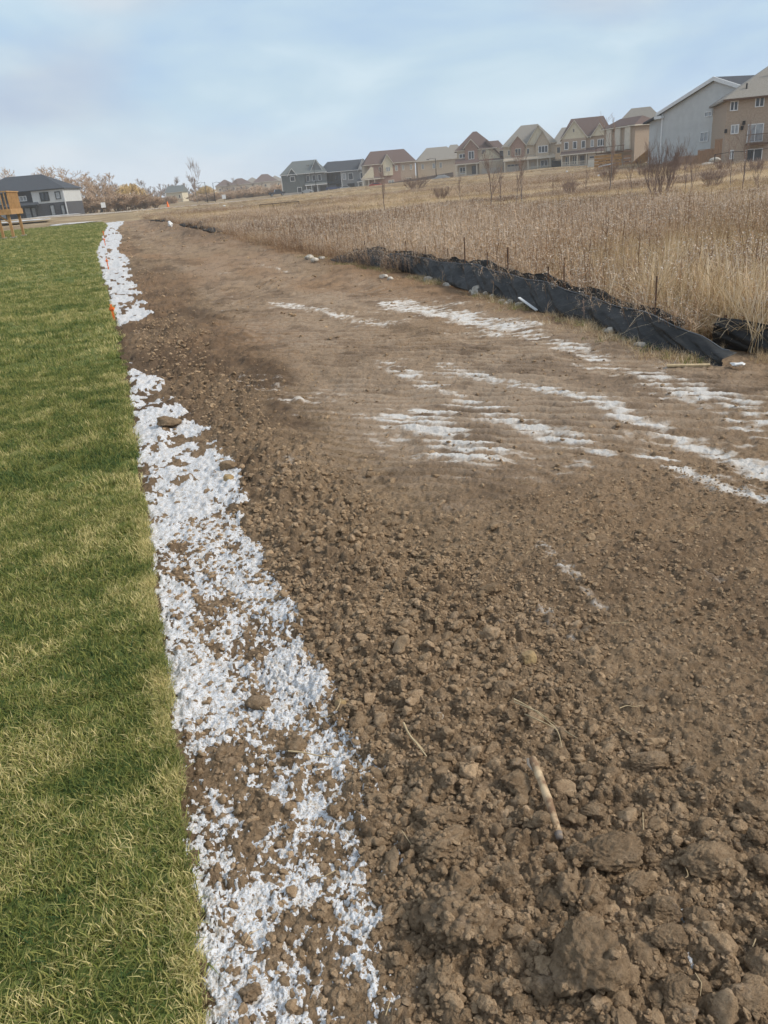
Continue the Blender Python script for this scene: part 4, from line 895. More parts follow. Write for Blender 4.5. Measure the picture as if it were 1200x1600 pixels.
for (px, py, pt, D, k, lab) in SAP:
    x, y, _ = at(px, py, D); z = T1(x, y)-.05; zt = at(px, pt, D)[2]; h = max(zt-z, .8)
    put_tree('sapling', SAPL[k], (x, y, z), (h*1.15, h*1.15, h*1.12), px*.7, lab)
for (px, py, pt, D, k, lab, wx) in [(1032, 322, 245, 36, 0, 'big fan shaped bare shrub on the slope below the grey house', 1.0), (950, 300, 262, 60, 1, 'low brown shrub in front of the stacked lumber', 1.3), (1110, 322, 285, 42, 2, 'low bushy shrub right of the big fan shaped one', 1.5), (1000, 300, 268, 75, 2, 'brown thicket shrub under the wooden deck', 1.6), (890, 322, 295, 47, 0, 'low dark shrub on the bank in the middle', 1.5),
                                (1175, 300, 262, 60, 1, 'tangled bush beside the stone steps', 1.5), (1055, 285, 250, 85, 0, 'grey brown bush against the stepped fence', 1.8), (690, 318, 296, 58, 1, 'reddish bush in the open field', 1.7), (650, 300, 280, 110, 2, 'dull reddish bush before the red car', 2.2), (1125, 300, 262, 70, 1, 'wide bush below the stone steps', 1.8)]:
    x, y, _ = at(px, py, D); z = T1(x, y)-.05; zt = at(px, pt, D)[2]; h = max(zt-z, .7)
    put_tree('shrub', SHRB[k], (x, y, z), (h*wx, h*wx, h*1.15), px*.3, lab, 'shrub')
for (px, py, D, s, lab) in [(925, 336, 22, .5, 'green tinged weed clump in the field'), (857, 345, 24, .4, 'yellow green weed clump left of the larger one'), (1000, 270, 90, 1.0, 'brown weed mass by the deck foot')][:2]:
    pass
BIG = [tree_pair(f'big{i}', 80+i, M_BARK, M_TWIGT, H=10, spread=.8, depth=4, r0=.26, kids=(3, 5), up=.55, gnarl=.2, tw=9, startf=.25) for i in range(4)]
HAZ = [tree_pair(f'haz{i}', 90+i, M_BARK, M_TWIG, H=10, spread=.6, depth=4, r0=.2, kids=(3, 5), up=.8, gnarl=.15, tw=10, startf=.15) for i in range(3)]
UND = [tree_pair(f'und{i}', 95+i, M_TWIGT, M_TWIGT, H=3.6, spread=.7, depth=3, r0=.05, n_main=12, kids=(4, 6), up=.6, gnarl=.2, tw=7) for i in range(3)]
def far_tree(name, pair, px, py, pt, D, lab, base=10., wx=1.0, cat='tree', group=None):
    x, y, z = at(px, py, D); zt = at(px, pt, D)[2]; h = (zt-z)/base*1.05; return put_tree(name, pair, (x, y, z-.1), (h*wx, h*wx, h), px*.9, lab, cat, group)
BT = [(40, 340, 259, 255, 1, 1.1, 'pale round headed bare tree rising behind the charcoal roofed house'), (68, 338, 270, 260, 0, 1.0, 'low bare tree behind the right end of the charcoal roof'), (90, 337, 268, 245, 2, 1.2, 'spreading bare tree right beside the grey house'), (108, 335, 268, 240, 3, 1.2, 'broad pinkish bare tree next to the grey house'),
      (125, 334, 270, 235, 0, 1.2, 'broad bare tree in the middle of the left grove'), (142, 333, 274, 240, 1, 1.15, 'wide bare tree with low limbs in the left grove'), (158, 332, 268, 232, 2, 1.15, 'dark limbed bare tree at the right of the left grove'), (172, 331, 284, 240, 3, 1.2, 'short bare tree left of the yellow willow'), (186, 330, 287, 250, 1, 1.2, 'brown bare tree touching the yellow willow')]
BT += [(98, 336, 275, 275, 0, 1.3, 'pale bare tree peeping behind the first trees of the grove'), (132, 333, 279, 280, 3, 1.3, 'hazy bare tree behind the middle of the grove'), (150, 332, 276, 270, 0, 1.3, 'bare tree behind the wide low limbed tree'),
       (196, 330, 291, 275, 2, 1.3, 'low bare tree behind the left half of the yellow willow'), (56, 339, 266, 280, 3, 1.2, 'faint bare tree behind the ridge of the charcoal roof'), (240, 326, 300, 300, 1, 1.2, 'small bare tree right of the dull yellow willow')]
for (px, py, pt, D, k, wx, lab) in BT: far_tree('bare_tree', BIG[k], px, py, pt-4, D, lab, wx=wx*1.12)
far_tree('bare_tree', tree_pair('solitary', 55, M_BARK, M_TWIG, H=15, spread=.42, depth=4, r0=.17, kids=(4, 5), up=1.0, tw=4.0, gnarl=.045, startf=.3), 309, 318, 251, 300, 'tall solitary bare tree rising above the street lamps', base=19.)
# willow: drooping yellow switches
def willow(seed):
    r = random.Random(seed); tr = MB(); cr = MB(); tr.tube([(0, 0, -.2), (.1, 0, 1.5), (0, .1, 3)], [.4, .32, .26], 6)
    for i in range(230):
        a = r.uniform(0, 6.28); R_ = r.uniform(.4, 3.6); z = 3+3.6*math.cos(R_/4.4*1.4)*r.uniform(.75, 1.05)
        p1 = Vector((math.cos(a)*R_, math.sin(a)*R_, z)); p0 = Vector((math.cos(a)*R_*.3, math.sin(a)*R_*.3, 3.2+(z-3)*.5)); L = r.uniform(1.2, 3.2)
        cr.tube([p0, p1, p1+Vector((math.cos(a)*.3, math.sin(a)*.3, -L*.4)), p1+Vector((math.cos(a)*.45, math.sin(a)*.45, -L))], [.05, .05, .045, .03], 3, cap=False)
    a_ = tr.mesh('willow_trunk', True); b_ = cr.mesh('willow_crown', True); a_.materials.append(M_BARK); b_.materials.append(M_WILLOW); return a_, b_
WI = willow(3)
far_tree('willow_tree', WI, 208, 330, 287, 245, 'golden yellow willow at the right end of the left grove', base=6.6, wx=1.25)
far_tree('willow_tree', WI, 228, 328, 303, 300, 'small dull yellow willow right of the golden one', base=6.6, wx=1.1)
far_tree('willow_tree', WI, 325, 318, 290, 380, 'orange tinted willow behind the street lamps', base=6.6, wx=1.1)
r = random.Random(12)
for i in range(38):      # hedge-like undergrowth beneath the grove and along the road
    px = 98+i*9.2+r.uniform(-3, 3); D = r.uniform(215, 262) if px < 250 else r.uniform(330, 420)
    yb = 337-(px-98)*.083; hpx = r.uniform(24, 36) if px < 215 else r.uniform(17, 27)
    far_tree('undergrowth_bush', UND[i % 3], px, yb, yb-hpx, D, 'one of the brown leafless bushes in the thicket beyond the road', base=3.4, wx=r.uniform(1.4, 2.0), cat='bush', group='bushes in the thicket beyond the road')
for i in range(44):
    px = 150+i*6.6+r.uniform(-3, 3); yb = 330-(px-150)*.083; D = r.uniform(430, 620)
    hpx = r.uniform(26, 42) if px < 330 else r.uniform(20, 32)
    far_tree('distant_tree', HAZ[i % 3], px, yb, yb-hpx, D, 'one of the hazy bare trees on the skyline left of the grey houses', wx=r.uniform(1.0, 1.5), group='hazy bare trees on the skyline')

# ============================================================ HOUSES
def chevron(x0, x1, z, zr, th, xm=None):
    xm = (x0+x1)/2 if xm is None else xm
    return [(x0, z), (xm, zr), (x1, z), (x1, z-th), (xm, zr-th), (x0, z-th)]
class House:
    def __init__(s, lab, loc, rz, name='house', group=None):
        s.o = thing(name, lab, 'house', loc, rz, group); s.rz = rz; s.far = math.hypot(loc[0], loc[1]) > 140
    def wall(s, x0, x1, y0, y1, z0, z1, m, name='wall', lab=None):
        o = MB().box(x0, y0, z0, x1, y1, z1).build(name, m, s.o); 
        if lab: o['label'] = lab
        return o
    def hip(s, x0, x1, y0, y1, z, zr, ov=.45, inset=None, m=None, axis='x', name='roof'):
        x0 -= ov; x1 += ov; y0 -= ov; y1 += ov; z -= .1
        if axis == 'x':
            i = (y1-y0)/2 if inset is None else inset; ym = (y0+y1)/2; a = (x0+i, ym, zr); b = (x1-i, ym, zr)
            if x0+i > x1-i: a = b = ((x0+x1)/2, ym, zr); b = (a[0]+.02, ym, zr)
        else:
            i = (x1-x0)/2 if inset is None else inset; xm = (x0+x1)/2; a = (xm, y0+i, zr); b = (xm, max(y1-i, y0+i+.02), zr)
        V = [(x0, y0, z), (x1, y0, z), (x1, y1, z), (x0, y1, z), (x0, y0, z+.2), (x1, y0, z+.2), (x1, y1, z+.2), (x0, y1, z+.2), a, b]
        F = [(3, 2, 1, 0), (0, 1, 5, 4), (1, 2, 6, 5), (2, 3, 7, 6), (3, 0, 4, 7)]
        F += [(4, 5, 9, 8), (5, 6, 9), (6, 7, 8, 9), (7, 4, 8)] if axis == 'x' else [(4, 5, 8), (5, 6, 9, 8), (6, 7, 9), (7, 4, 8, 9)]
        o = MB().add(V, F).build(name, m, s.o)
        MB().box(x0-.02, y0-.02, z-.02, x1+.02, y0-.002, z+.16).build('fascia', s.trim, o); MB().box(x0-.02, y0, z-.02, x0-.002, y1, z+.16).build('fascia', s.trim, o)
        return o
    def gable(s, x0, x1, yf, yb, z, zr, m, mw, ov=.35, trim=True, wallz=None, xm=None):
        k = (zr-z)/((x1-x0)/2); zo = z-ov*k*.9
        o = MB().prism(chevron(x0-ov, x1+ov, zo+.18, zr+.2, .16, xm), yf-ov, yb).build('gable_roof', m, s.o)
        xm_ = (x0+x1)/2 if xm is None else xm
        MB().prism([(x0, z-.01), (xm_, zr-.02), (x1, z-.01)], yf, yb-.05).build('gable_wall', mw, s.o)
        if trim: MB().prism(chevron(x0-ov-.04, x1+ov+.04, zo+.2, zr+.22, .26, xm), yf-ov-.07, yf-ov-.003).build('bargeboard', s.trim, o)
        return o
    def window(s, u, z, w, h, side='f', y=0, mull=1, glass=None, fr=None, bars=0, off=0):
        fm = fr or s.trim; mb = MB(); t = .15 if s.far else .09
        def P(a0, d0, z0, a1, d1, z1):
            if side == 'f': mb.box(a0, y-d1, z0, a1, y-d0, z1)
            elif side == 'l': mb.box(y-d1, a0, z0, y-d0, a1, z1)
            else: mb.box(y+d0, a0, z0, y+d1, a1, z1)
        P(u, .0, z, u+w, .10, z+t); P(u, 0, z+h-t, u+w, .10, z+h); P(u, 0, z+t, u+t, .10, z+h-t); P(u+w-t, 0, z+t, u+w, .10, z+h-t)
        for k in range(mull): c = u+w*(k+1)/(mull+1); P(c-t/2, .0, z+t, c+t/2, .095, z+h-t)
        for k in range(bars): c = z+h*(k+1)/(bars+1); P(u+t, .0, c-.03, u+w-t, .09, c+.03)
        o = mb.build('window', fm, s.o); mb = MB(); P(u+t, 0.004, z+t, u+w-t, .04, z+h-t); mb.build('pane', glass or M_GLASS, o); return o
    def door(s, u, w, h, m, y=0, name='door', z=0, rows=0):
        o = MB().box(u, y-.05, z, u+w, y+.02, z+h).build(name, m, s.o)
        if rows:
            for k in range(4): MB().box(u+.12+k*(w-.1)/4, y-.07, z+h-.62, u+(k+1)*(w-.1)/4, y-.052, z+h-.2).build('pane', M_GLASS, o)
        return o
    def porch(s, x0, x1, d, h, m_roof, posts, y=0, rise=1.0, pw=.25, z=0, rail=False, mpost=None):
        V = [(x0-.2, y-d-.2, h), (x1+.2, y-d-.2, h), (x1+.2, y, h), (x0-.2, y, h), (x0-.2, y-d-.2, h+.2), (x1+.2, y-d-.2, h+.2), (x1-.1, y, h+rise), (x0+.1, y, h+rise)]
        o = MB().add(V, [(3, 2, 1, 0), (4, 5, 6, 7), (0, 1, 5, 4), (1, 2, 6, 5), (2, 3, 7, 6), (3, 0, 4, 7)]).build('porch_roof', m_roof, s.o)
        MB().box(x0-.22, y-d-.24, h-.12, x1+.22, y-d-.203, h+.16).build('fascia', s.trim, o)
        for u in posts: MB().box(u-pw/2, y-d, z, u+pw/2, y-d+pw, h).build('porch_post', mpost or s.trim, s.o)
        if rail:
            mb = MB(); u0, u1 = rail; mb.box(u0, y-d+.02, z+.85, u1, y-d+.12, z+.95); mb.box(u0, y-d+.02, z+.15, u1, y-d+.12, z+.22)
            for k in range(int((u1-u0)/.3)): mb.box(u0+.1+k*.3, y-d+.04, z+.22, u0+.18+k*.3, y-d+.09, z+.85)
            mb.build('porch_rail', s.trim, s.o)
        MB().box(x0, y-d-.1, z-.8, x1, y, z).build('porch_floor', M_CONC, s.o)
def hpos(px, py, D, turn=0):
    """left front corner and a heading whose facade faces the viewer, turned by some degrees"""
    x, y, z = at(px, py, D); return (x, y, z), math.atan2(-x, y)+R(turn)
# --- charcoal house at the far left
loc, rz = hpos(8, 345, 205, -22)
h = House('dark two storey house with a charcoal hip roof at the left end of the lawn', loc, rz); h.trim = M_BLACK
h.wall(-6, 7.2, 1.0, 12, 0, 5.6, M_SLATE); h.wall(7.2, 14.4, 0, 12, -.3, 2.9, M_SLATE); h.wall(7.2, 14.42, -.02, 12, 2.9, 5.6, M_GREYS, 'upper_wall')
h.hip(-6, 14.4, 0, 12, 5.65, 9.1, m=M_RBLUE, inset=6.5)
h.window(9, 3.3, 2.0, 1.9, mull=1, y=-.02); h.window(12.4, 3.5, 1.2, 1.6, mull=0, y=-.02, glass=M_GLASSL); h.window(10.6, .2, 1.1, 2.3, mull=0, glass=M_GLASSL); h.window(13.0, .2, .9, 2.1, mull=0, glass=M_GLASSL)
h.window(2.6, 3.7, 3.0, 1.1, mull=3, y=1, glass=M_GLASSL, fr=M_WHITE); h.window(-1.5, 3.2, 1.6, 1.8, y=1, glass=M_GLASSL)
h.porch(1.2, 8.3, 2.2, 2.6, M_RBLUE, [1.4, 4.5, 8.0], y=1, rise=1.1, mpost=M_BLACK); h.door(4.6, 1.1, 2.2, M_GLASSL, y=1); h.window(6, .2, 1.2, 2.1, mull=0, y=1, glass=M_GLASSL)
h.window(-1.2, .3, 1.4, 2.0, mull=0, y=1, glass=M_GLASSL)
MB().box(14.2, -.16, .0, 14.42, -.022, 5.5).build('corner_board', M_WHITE, h.o)
# --- grey-green and charcoal townhouses
def px_m(D): return D/1310.
D = 310; loc, rz = hpos(443, 307, D, 0); k = px_m(D)
g1 = House('grey green roofed house with dark siding at the left of the grey row', loc, rz-.12); g1.trim = M_WHITE
g1.wall(0, 8.6, 0, 12, -1, 7.0, M_GREYD); g1.wall(8.6, 16.5, 1.2, 12, -1, 7.0, M_GREYM, 'side_wall'); g1.hip(0, 16.5, 0, 12, 7.1, 11.6, m=M_RGREEN, inset=4.5)
g1.gable(2.6, 5.6, -.15, 3, 7.0, 9.0, M_RGREEN, M_GREYD); g1.window(3.2, 4.8, 1.8, 1.7, mull=0); g1.window(5.4, .3, 1.7, 2.4, mull=0); g1.gable(10.6, 15.6, 1.0, 6, 7.0, 11.4, M_RGREEN, M_GREYM)
for u in (9.0, 11.2, 13.3): g1.window(u, 4.3, 1.3, 2.1, y=1.2, mull=0)
g1.porch(8.7, 16.5, 2.0, 3.0, M_RGREEN, [8.9, 10.8, 13], y=1.2, rise=1.2); g1.door(13.8, 2.4, 2.4, M_SLATE, y=1.2, name='garage_door'); g1.window(9.2, .4, 1.5, 1.9, y=1.2); g1.door(11.4, 1.0, 2.2, M_SLATE, y=1.2)
MB().box(-.12, -.12, -1, .12, .12, 7).build('corner_board', M_WHITE, g1.o); MB().box(-.06, -.06, -1, 8.6, -.002, 1.0).build('stone_base', M_CONC, g1.o)
loc, rz = hpos(503, 302, 312, 0); g2 = House('charcoal brick house in the middle of the grey row', loc, rz-.12); g2.trim = M_BLACK
g2.wall(0, 2.4, .8, 12, -1, 6.8, M_GREYM); g2.wall(2.4, 9.6, 0, 12, -1, 6.8, M_SLATE, 'brick_wall'); g2.hip(-.5, 9.6, 0, 12, 6.9, 10.6, m=M_RBLUE, inset=3.5); g2.wall(4.6, 8.2, -.7, 1, 3.2, 7.2, M_SLATE, 'bay')
g2.window(5.2, 4.2, 1.0, 1.8, y=-.7, mull=0, fr=M_BLACK); g2.porch(2.6, 9.4, 1.6, 2.8, M_RBLUE, [2.8, 6, 9.2], mpost=M_BLACK); g2.window(4, .2, 1.2, 2.2, glass=M_GLASSL); g2.window(7.2, .2, 1.1, 2.2, glass=M_GLASSL); g2.window(.4, 3.8, 1.3, 2, y=.8, mull=0)
loc, rz = hpos(536, 299, 308, 0); g3 = House('blue grey roofed house with white trimmed gables at the right of the grey row', loc, rz-.12); g3.trim = M_WHITE
g3.wall(0, 9.8, 0, 12, -1, 6.6, M_GREYM); g3.hip(-6, 9.6, -.1, 12, 6.8, 10.4, m=M_RBLUE, inset=2.0); g3.gable(6.4, 9.8, -.4, 6, 6.8, 10.2, M_RBLUE, M_WHITE)
g3.window(.3, 3.9, 1.3, 2.2, mull=0, glass=M_GLASSL); g3.window(2.4, 3.6, 1.8, 2.4, mull=0); g3.window(6.8, 3.6, 2.2, 2.2, y=-.02, mull=1); g3.door(1.9, 2.6, 2.5, M_BLACK, name='garage_door'); g3.porch(5.8, 9.8, 1.6, 2.7, M_RBLUE, [6, 7.6, 9.6]); g3.window(6.4, .3, 1.4, 1.9); g3.door(8.2, 1, 2.2, M_BLACK)
MB().box(-.25, -.08, -1, .0, .1, 6.6).build('corner_board', M_WHITE, g3.o)
# --- long red brown brick house, side on
D = 282; loc, rz = hpos(578, 292, D, 0)
h = House('long brown roofed brick house side on with a small cream gable', loc, rz+.10); h.trim = M_CREAM
h.wall(0, 10.8, .0, 10, -1.5, 6.6, M_BRICKR); h.wall(-1.3, 0, 1.5, 10, -1.5, 6.6, M_BRICKB, 'front_wall'); h.hip(-1.2, 15.8, 0, 10, 6.7, 10.9, m=M_RBROWN, inset=3.2)
h.wall(10.8, 15.8, .06, 10, -1.5, 6.6, M_BRICK, 'rear_wall'); h.gable(4.5, 8.3, -.5, 4, 6.5, 9.4, M_RBROWN, M_BEIGE); h.wall(4.9, 8.1, -.5, .0, 3.0, 6.5, M_BEIGE, 'bay')
h.window(5.8, 4.2, 1.5, 1.5, y=-.5, glass=M_GLASSL); h.window(3.5, 4.2, 1.0, 1.7, mull=0); h.window(8.9, 4.2, 1.0, 1.7, mull=0, glass=M_GLASSL); h.window(10.0 + 1.3, 4.2, .8, 1.7, mull=0, glass=M_GLASSL, y=.06); h.window(15.0-1, 4.2, .8, 1.7, mull=0, glass=M_GLASSL, y=.06)
h.window(6.4, -.3, 2.0, 1.9, glass=M_GLASSL); h.window(12.6, -.2, 1.7, 2.0, glass=M_GLASS, y=.06)
h.porch(-2.6, 4.6, 1.6, 2.3, M_RBROWN, [-2.2, -.4, 1.6], rise=.8, z=-1.2); MB().prism([(-2.8, 2.45), (.8, 5.9), (1.5, 5.9), (1.5, 2.45)], -1.4, -.9).build('porch_gable', M_BEIGE, h.o)
MB().bar((-2.9, -1.45, 2.4), (.9, -1.45, 6.1), .2, .3).build('bargeboard', M_CREAM, h.o)
# beige backs behind the weathered fence
for (px, py, D, w, lab, mr, mw) in [(654, 286, 290, 14.5, 'buff house with a grey tan hip roof right of the long brick house', M_RGREY, M_BRICKB), (694, 280, 296, 8.5, 'buff house with a pale roof left of the brown porch house', M_RGREY, M_BRICKB), (712, 277, 345, 9, 'farthest buff house peeping over its neighbour', M_RGREY, M_BEIGE)]:
    loc, rz = hpos(px, py, D, 0); q = House(lab, loc, rz+.06); q.trim = M_CREAM
    q.wall(0, w, 0, 11, -1, 6.6, mw); q.hip(0, w, 0, 11, 6.7, 10.9, m=mr, inset=4.2 if w > 10 else 3.5)
    for u in (1.2, 5.0, 7.4): q.window(u, 4.1, 1.1, 1.8, mull=0, glass=M_GLASSL)
    q.window(2.5, .2, 3.2, 1.4, mull=2, glass=M_GLASSL)
# --- brown roofed porch house
D = 250; loc, rz = hpos(710, 275, D, 0)
h = House('brown roofed brick house with a blue grey railed porch and double garage', loc, rz); h.trim = M_CREAM
h.wall(1.0, 13.4, 0, 11, -1, 6.5, M_BRICKB); h.wall(3.3, 7.0, -.5, .0, 3.4, 7.2, M_BRICKR, 'bay'); h.hip(.8, 12.2, 0, 11, 6.6, 11.6, m=M_RBROWN, inset=5.6)
h.gable(3.2, 7.0, -.6, 4, 7.2, 9.3, M_RBROWN, M_BRICKR); h.window(1.6, 4.6, 2.0, 1.2, mull=1, fr=M_WHITE); h.window(4.3, 4.1, 1.7, 2.2, mull=1, y=-.5, fr=M_WHITE); h.window(8.2, 4.4, 1.9, 2.0, mull=1, fr=M_WHITE)
V = [(7.2, -1.2, 3.4), (14.6, -1.2, 3.4), (14.6, 5, 3.4), (11.5, 1.0, 7.2), (11.5, 6, 7.2), (7.2, -.1, 4.2)]
MB().prism([(9.2, 8.4), (15.0, 3.1), (15.0, 3.35), (9.6, 8.9)], -.35, 6).build('side_roof', M_RBROWN, h.o)
MB().prism([(10, 6.4), (14.2, 3.3), (7.4, 3.3), (7.4, 4.0), (9.6, 6.4)], -.12, -.02).build('gable_wall', M_BEIGE, h.o)
h.porch(.4, 7.2, 1.9, 2.9, M_RBROWN, [.5, 3.4, 6.6], rise=1.5, rail=(.6, 3.3)); h.wall(7.3, 14.2, -1.4, 0, -1.2, 3.2, M_BRICKB, 'garage_wall'); h.porch(7.2, 14.2, 1.2, 3.2, M_RBROWN, [], rise=.6)
h.door(8.0, 5.4, 2.2, M_GAR, y=-1.4, name='garage_door', z=-.9, rows=0); h.window(1.6, .4, 1.8, 1.8, fr=M_WHITE); h.door(5.2, 1.2, 2.2, M_GLASS, z=.1)
loc, rz = hpos(765, 272, 275, 0); q = House('small brown roofed wing behind the brown roofed brick house', loc, rz); q.trim = M_CREAM
q.wall(0, 5.4, 0, 8, -1, 6.6, M_SLATE); q.hip(-2.5, 5.2, 0, 8, 6.7, 9.8, m=M_RBROWN, inset=2.6)
# --- beige twin gabled house
D = 240; loc, rz = hpos(787, 270, D, 0)
h = House('beige gabled house with cream trim and a long front porch', loc, rz-.05); h.trim = M_CREAM
h.wall(0, 14.2, 0, 11, -1, 6.5, M_BRICKB); h.hip(0, 14.2, 0, 11, 6.6, 11.8, m=M_RGREY, inset=5.2); h.gable(1.8, 6.2, -.5, 4, 6.5, 9.0, M_RGREY, M_BRICKR); h.wall(2.2, 5.8, -.5, 0, 3.4, 6.5, M_BRICKR, 'bay')
h.gable(6.6, 12.4, -.5, 5, 6.7, 11.2, M_RGREY, M_BEIGE); h.gable(8.7, 12.6, -.9, 3, 6.6, 9.8, M_RGREY, M_BRICKB); h.wall(8.9, 12.5, -.9, 0, 3.4, 6.6, M_BRICKB, 'bay')
h.window(1.2, 4.2, .7, 1.5, mull=0); h.window(3.2, 4.0, 1.7, 1.9, mull=1, y=-.5, glass=M_GLASS, fr=M_CREAM); h.window(6.4, 4.2, .8, 1.5, mull=0); h.window(9.6, 4.2, 2.6, 1.8, mull=2, y=-.9, fr=M_WHITE)
h.porch(0.2, 14.0, 1.8, 2.9, M_BRICKB, [.4, 6.8, 9.4, 12.8], rise=1.0, rail=(6.9, 12.8)); h.door(1.0, 4.0, 2.1, M_GAR, name='garage_door', rows=1); h.door(7.6, 1.0, 2.1, M_GAR); h.window(10.2, .5, 2.0, 1.9, fr=M_WHITE)
h.window(3.0, .6, 1.6, 1.9, side='r', y=14.2, mull=0)
# --- cream and stone house with brown roof and colonnaded porch
D = 235; loc, rz = hpos(878, 260, D, 0)
h = House('brown roofed house with two cream gables and a white columned porch', loc, rz-.03); h.trim = M_CREAM
h.wall(0, 12.6, 0, 10, -1, 6.6, M_BRICK); h.hip(0, 12.8, 0, 10, 6.8, 11.6, m=M_RBROWN, inset=2.6); h.gable(-.2, 6.4, -.7, 5, 6.6, 10.8, M_RBROWN, M_BEIGE); h.gable(7.6, 11.6, -.6, 4, 6.7, 9.5, M_RBROWN, M_BEIGE)
h.wall(-.2, 6.3, -.7, 0, 3.2, 6.6, M_BRICK, 'upper_wall'); h.window(2.7, 8.0, .6, 1.0, y=-.7, mull=0)
for u in (.6, 2.8, 5.0): h.window(u, 4.0, 1.1, 1.9, y=-.7, mull=0, fr=M_WHITE)
h.window(7.4, 4.1, .9, 1.8, mull=0, fr=M_WHITE, glass=M_GLASSL); h.window(9.2, 4.1, 2.0, 1.8, mull=2, fr=M_WHITE); h.window(11.7, 4.1, .9, 1.8, mull=0, fr=M_WHITE, glass=M_GLASSL)
h.porch(-.2, 12.7, 1.6, 2.7, M_RBROWN, [0, 2.0, 4.1, 6.4], rise=1.3, rail=(0, 6.2)); h.door(4.8, 1.1, 2.2, M_SLATE); h.window(.8, .2, 1.3, 2.2); h.window(2.7, .2, 1.2, 2.2); h.wall(6.8, 12.6, -1.2, 0, -1, 2.6, M_BRICKB, 'garage_wall'); h.door(7.2, 4.8, 2.0, M_GAR, y=-1.2, name='garage_door', rows=1)
loc, rz = hpos(862, 262, 262, 0); q = House('narrow beige house squeezed between the two gabled houses', loc, rz); q.trim = M_CREAM
q.wall(0, 6, 0, 10, -1, 6.2, M_BRICKB); q.hip(0, 7.6, 0, 10, 6.3, 10.9, m=M_RGREY, inset=3.4); q.window(1.4, 3.8, 1.2, 1.8, mull=0); q.window(1.4, .2, 1.2, 1.8, mull=0)
# black bin-like garden shed between, parked things
loc, rz = hpos(862, 262, 236, 0); o = thing('dark_shed', 'small dark garden shed left of the white columned porch', 'shed', loc, rz); MB().box(0, 0, -.5, 3.0, 2, 1.7).build('wall', M_BLACK, o); MB().prism(chevron(-.1, 3.1, 1.75, 2.1, .1), -.1, 2.1).build('roof', M_SLATE, o)
# --- far blue roof and the beige and brick house with the deck
loc, rz = hpos(942, 256, 262, 0); q = House('blue grey roofed house peeping out behind the brown roofed one', loc, rz); q.trim = M_CREAM; q.wall(0, 8, 0, 10, -1, 6.8, M_GREYM); q.hip(0, 8, 0, 10, 6.9, 10.6, m=M_RBLUE, inset=3.0, axis='x')
D = 200; loc, rz = hpos(955, 258, D, 0)
h = House('beige house with a grey tan roof and three light bay window', loc, rz-.05); h.trim = M_CREAM
h.wall(0, 10.0, 0, 9, -1, 6.9, M_BEIGE); h.hip(0, 11.6, 0, 9, 7.0, 11.4, m=M_RGREY, inset=4.2); h.wall(2.2, 5.4, -.8, 0, 3.6, 6.9, M_CREAM, 'bay'); h.gable(2.0, 5.6, -.8, 3, 6.9, 8.2, M_RGREY, M_CREAM)
h.window(2.7, 4.3, 2.2, 1.7, mull=2, y=-.8, fr=M_WHITE); h.window(.5, 4.3, 1.3, 1.7, mull=0, glass=M_GLASSL, fr=M_WHITE); h.porch(.2, 8.5, 1.4, 2.6, M_RGREY, [.3, 4.0, 8.2], rise=1.0); h.door(1.0, 3.8, 2.2, M_SLATE, name='garage_door')
D = 150; loc, rz = hpos(990, 258, D, 0)
h = House('narrow brown brick house with cream bays and an upper balcony beside the grey siding house', loc, rz+.62); h.trim = M_CREAM
eh = at(990, 196, D)[2]-loc[2]
h.wall(0, 4.6, 0, 9, -1.5, eh, M_BRICK); h.hip(0, 4.6, 0, 9, eh+.05, eh+1.5, m=M_RBROWN, inset=1.8, axis='y')
for y_b in (1.0, 3.8, 6.4): h.wall(-.3, -.003, y_b, y_b+1.5, 2.6, eh-.1, M_CREAM, 'bay')
mb = MB(); mb.box(-1.9, .2, 2.2, -.3, 8.6, 2.4); mb.box(-1.95, .2, 3.2, -1.87, 8.6, 3.3)
for k in range(6): mb.box(-1.93, .25+k*1.65, 2.4, -1.87, .35+k*1.65, 3.2)
mb.build('balcony', M_STAKE, h.o)
for y_b in (1.0, 4.0, 6.6): h.window(y_b, -.3, 1.7, 1.6, side='l', y=0, mull=0, fr=M_WHITE)
# --- big light grey siding house: gable wall facing the field
P0 = np.array(at(1031, 250, 122)); P1 = np.array(at(1215, 236, 108))
dx = P1-P0; Lw = math.hypot(dx[0], dx[1]); rz = math.atan2(dx[1], dx[0])
o_h = House('tall light grey siding house with a plain gable wall and brown fence below', (P0[0], P0[1], P0[2]-.2), rz); h = o_h; h.trim = M_WHITE
kz = 1575/118.
def loc_on(px, py):   # local (u, z) of a pixel on that wall plane
    d = ray(px, py); n = np.array([-math.sin(rz), math.cos(rz), 0]); t = ((P0-np.array([0, 0, EYE]))@n)/(d@n); q = np.array([0, 0, EYE])+d*t-P0
    return q[0]*math.cos(rz)+q[1]*math.sin(rz), q[2]+.2
eL = loc_on(1031, 178); pk = loc_on(1119, 125); eR = loc_on(1160, 138); uR, zR = loc_on(1205, 152)
MB().prism([(0, -3.5), (uR, -3.5), (uR, zR), pk, (0, eL[1])][::-1], 0, 10).build('gable_wall', M_GREYS, h.o)
k2 = (pk[1]-eL[1])/(pk[0]-0); kr = (pk[1]-zR)/(uR-pk[0])
MB().prism([(-.7, eL[1]-.7*k2+.02), (pk[0], pk[1]+.02), (uR+.5, zR-.5*kr+.02), (uR+.5, zR-.5*kr+.3), (pk[0], pk[1]+.35), (-.7, eL[1]-.7*k2+.3)][::-1], -.35, 10.5).build('roof', M_RBLUE, h.o)
MB().prism([(-.75, eL[1]-.75*k2-.05), (pk[0], pk[1]-.05), (uR+.5, zR-.5*kr-.05), (uR+.5, zR-.5*kr+.34), (pk[0], pk[1]+.40), (-.75, eL[1]-.75*k2+.34)][::-1], -.50, -.353).build('bargeboard', M_WHITE, h.o)
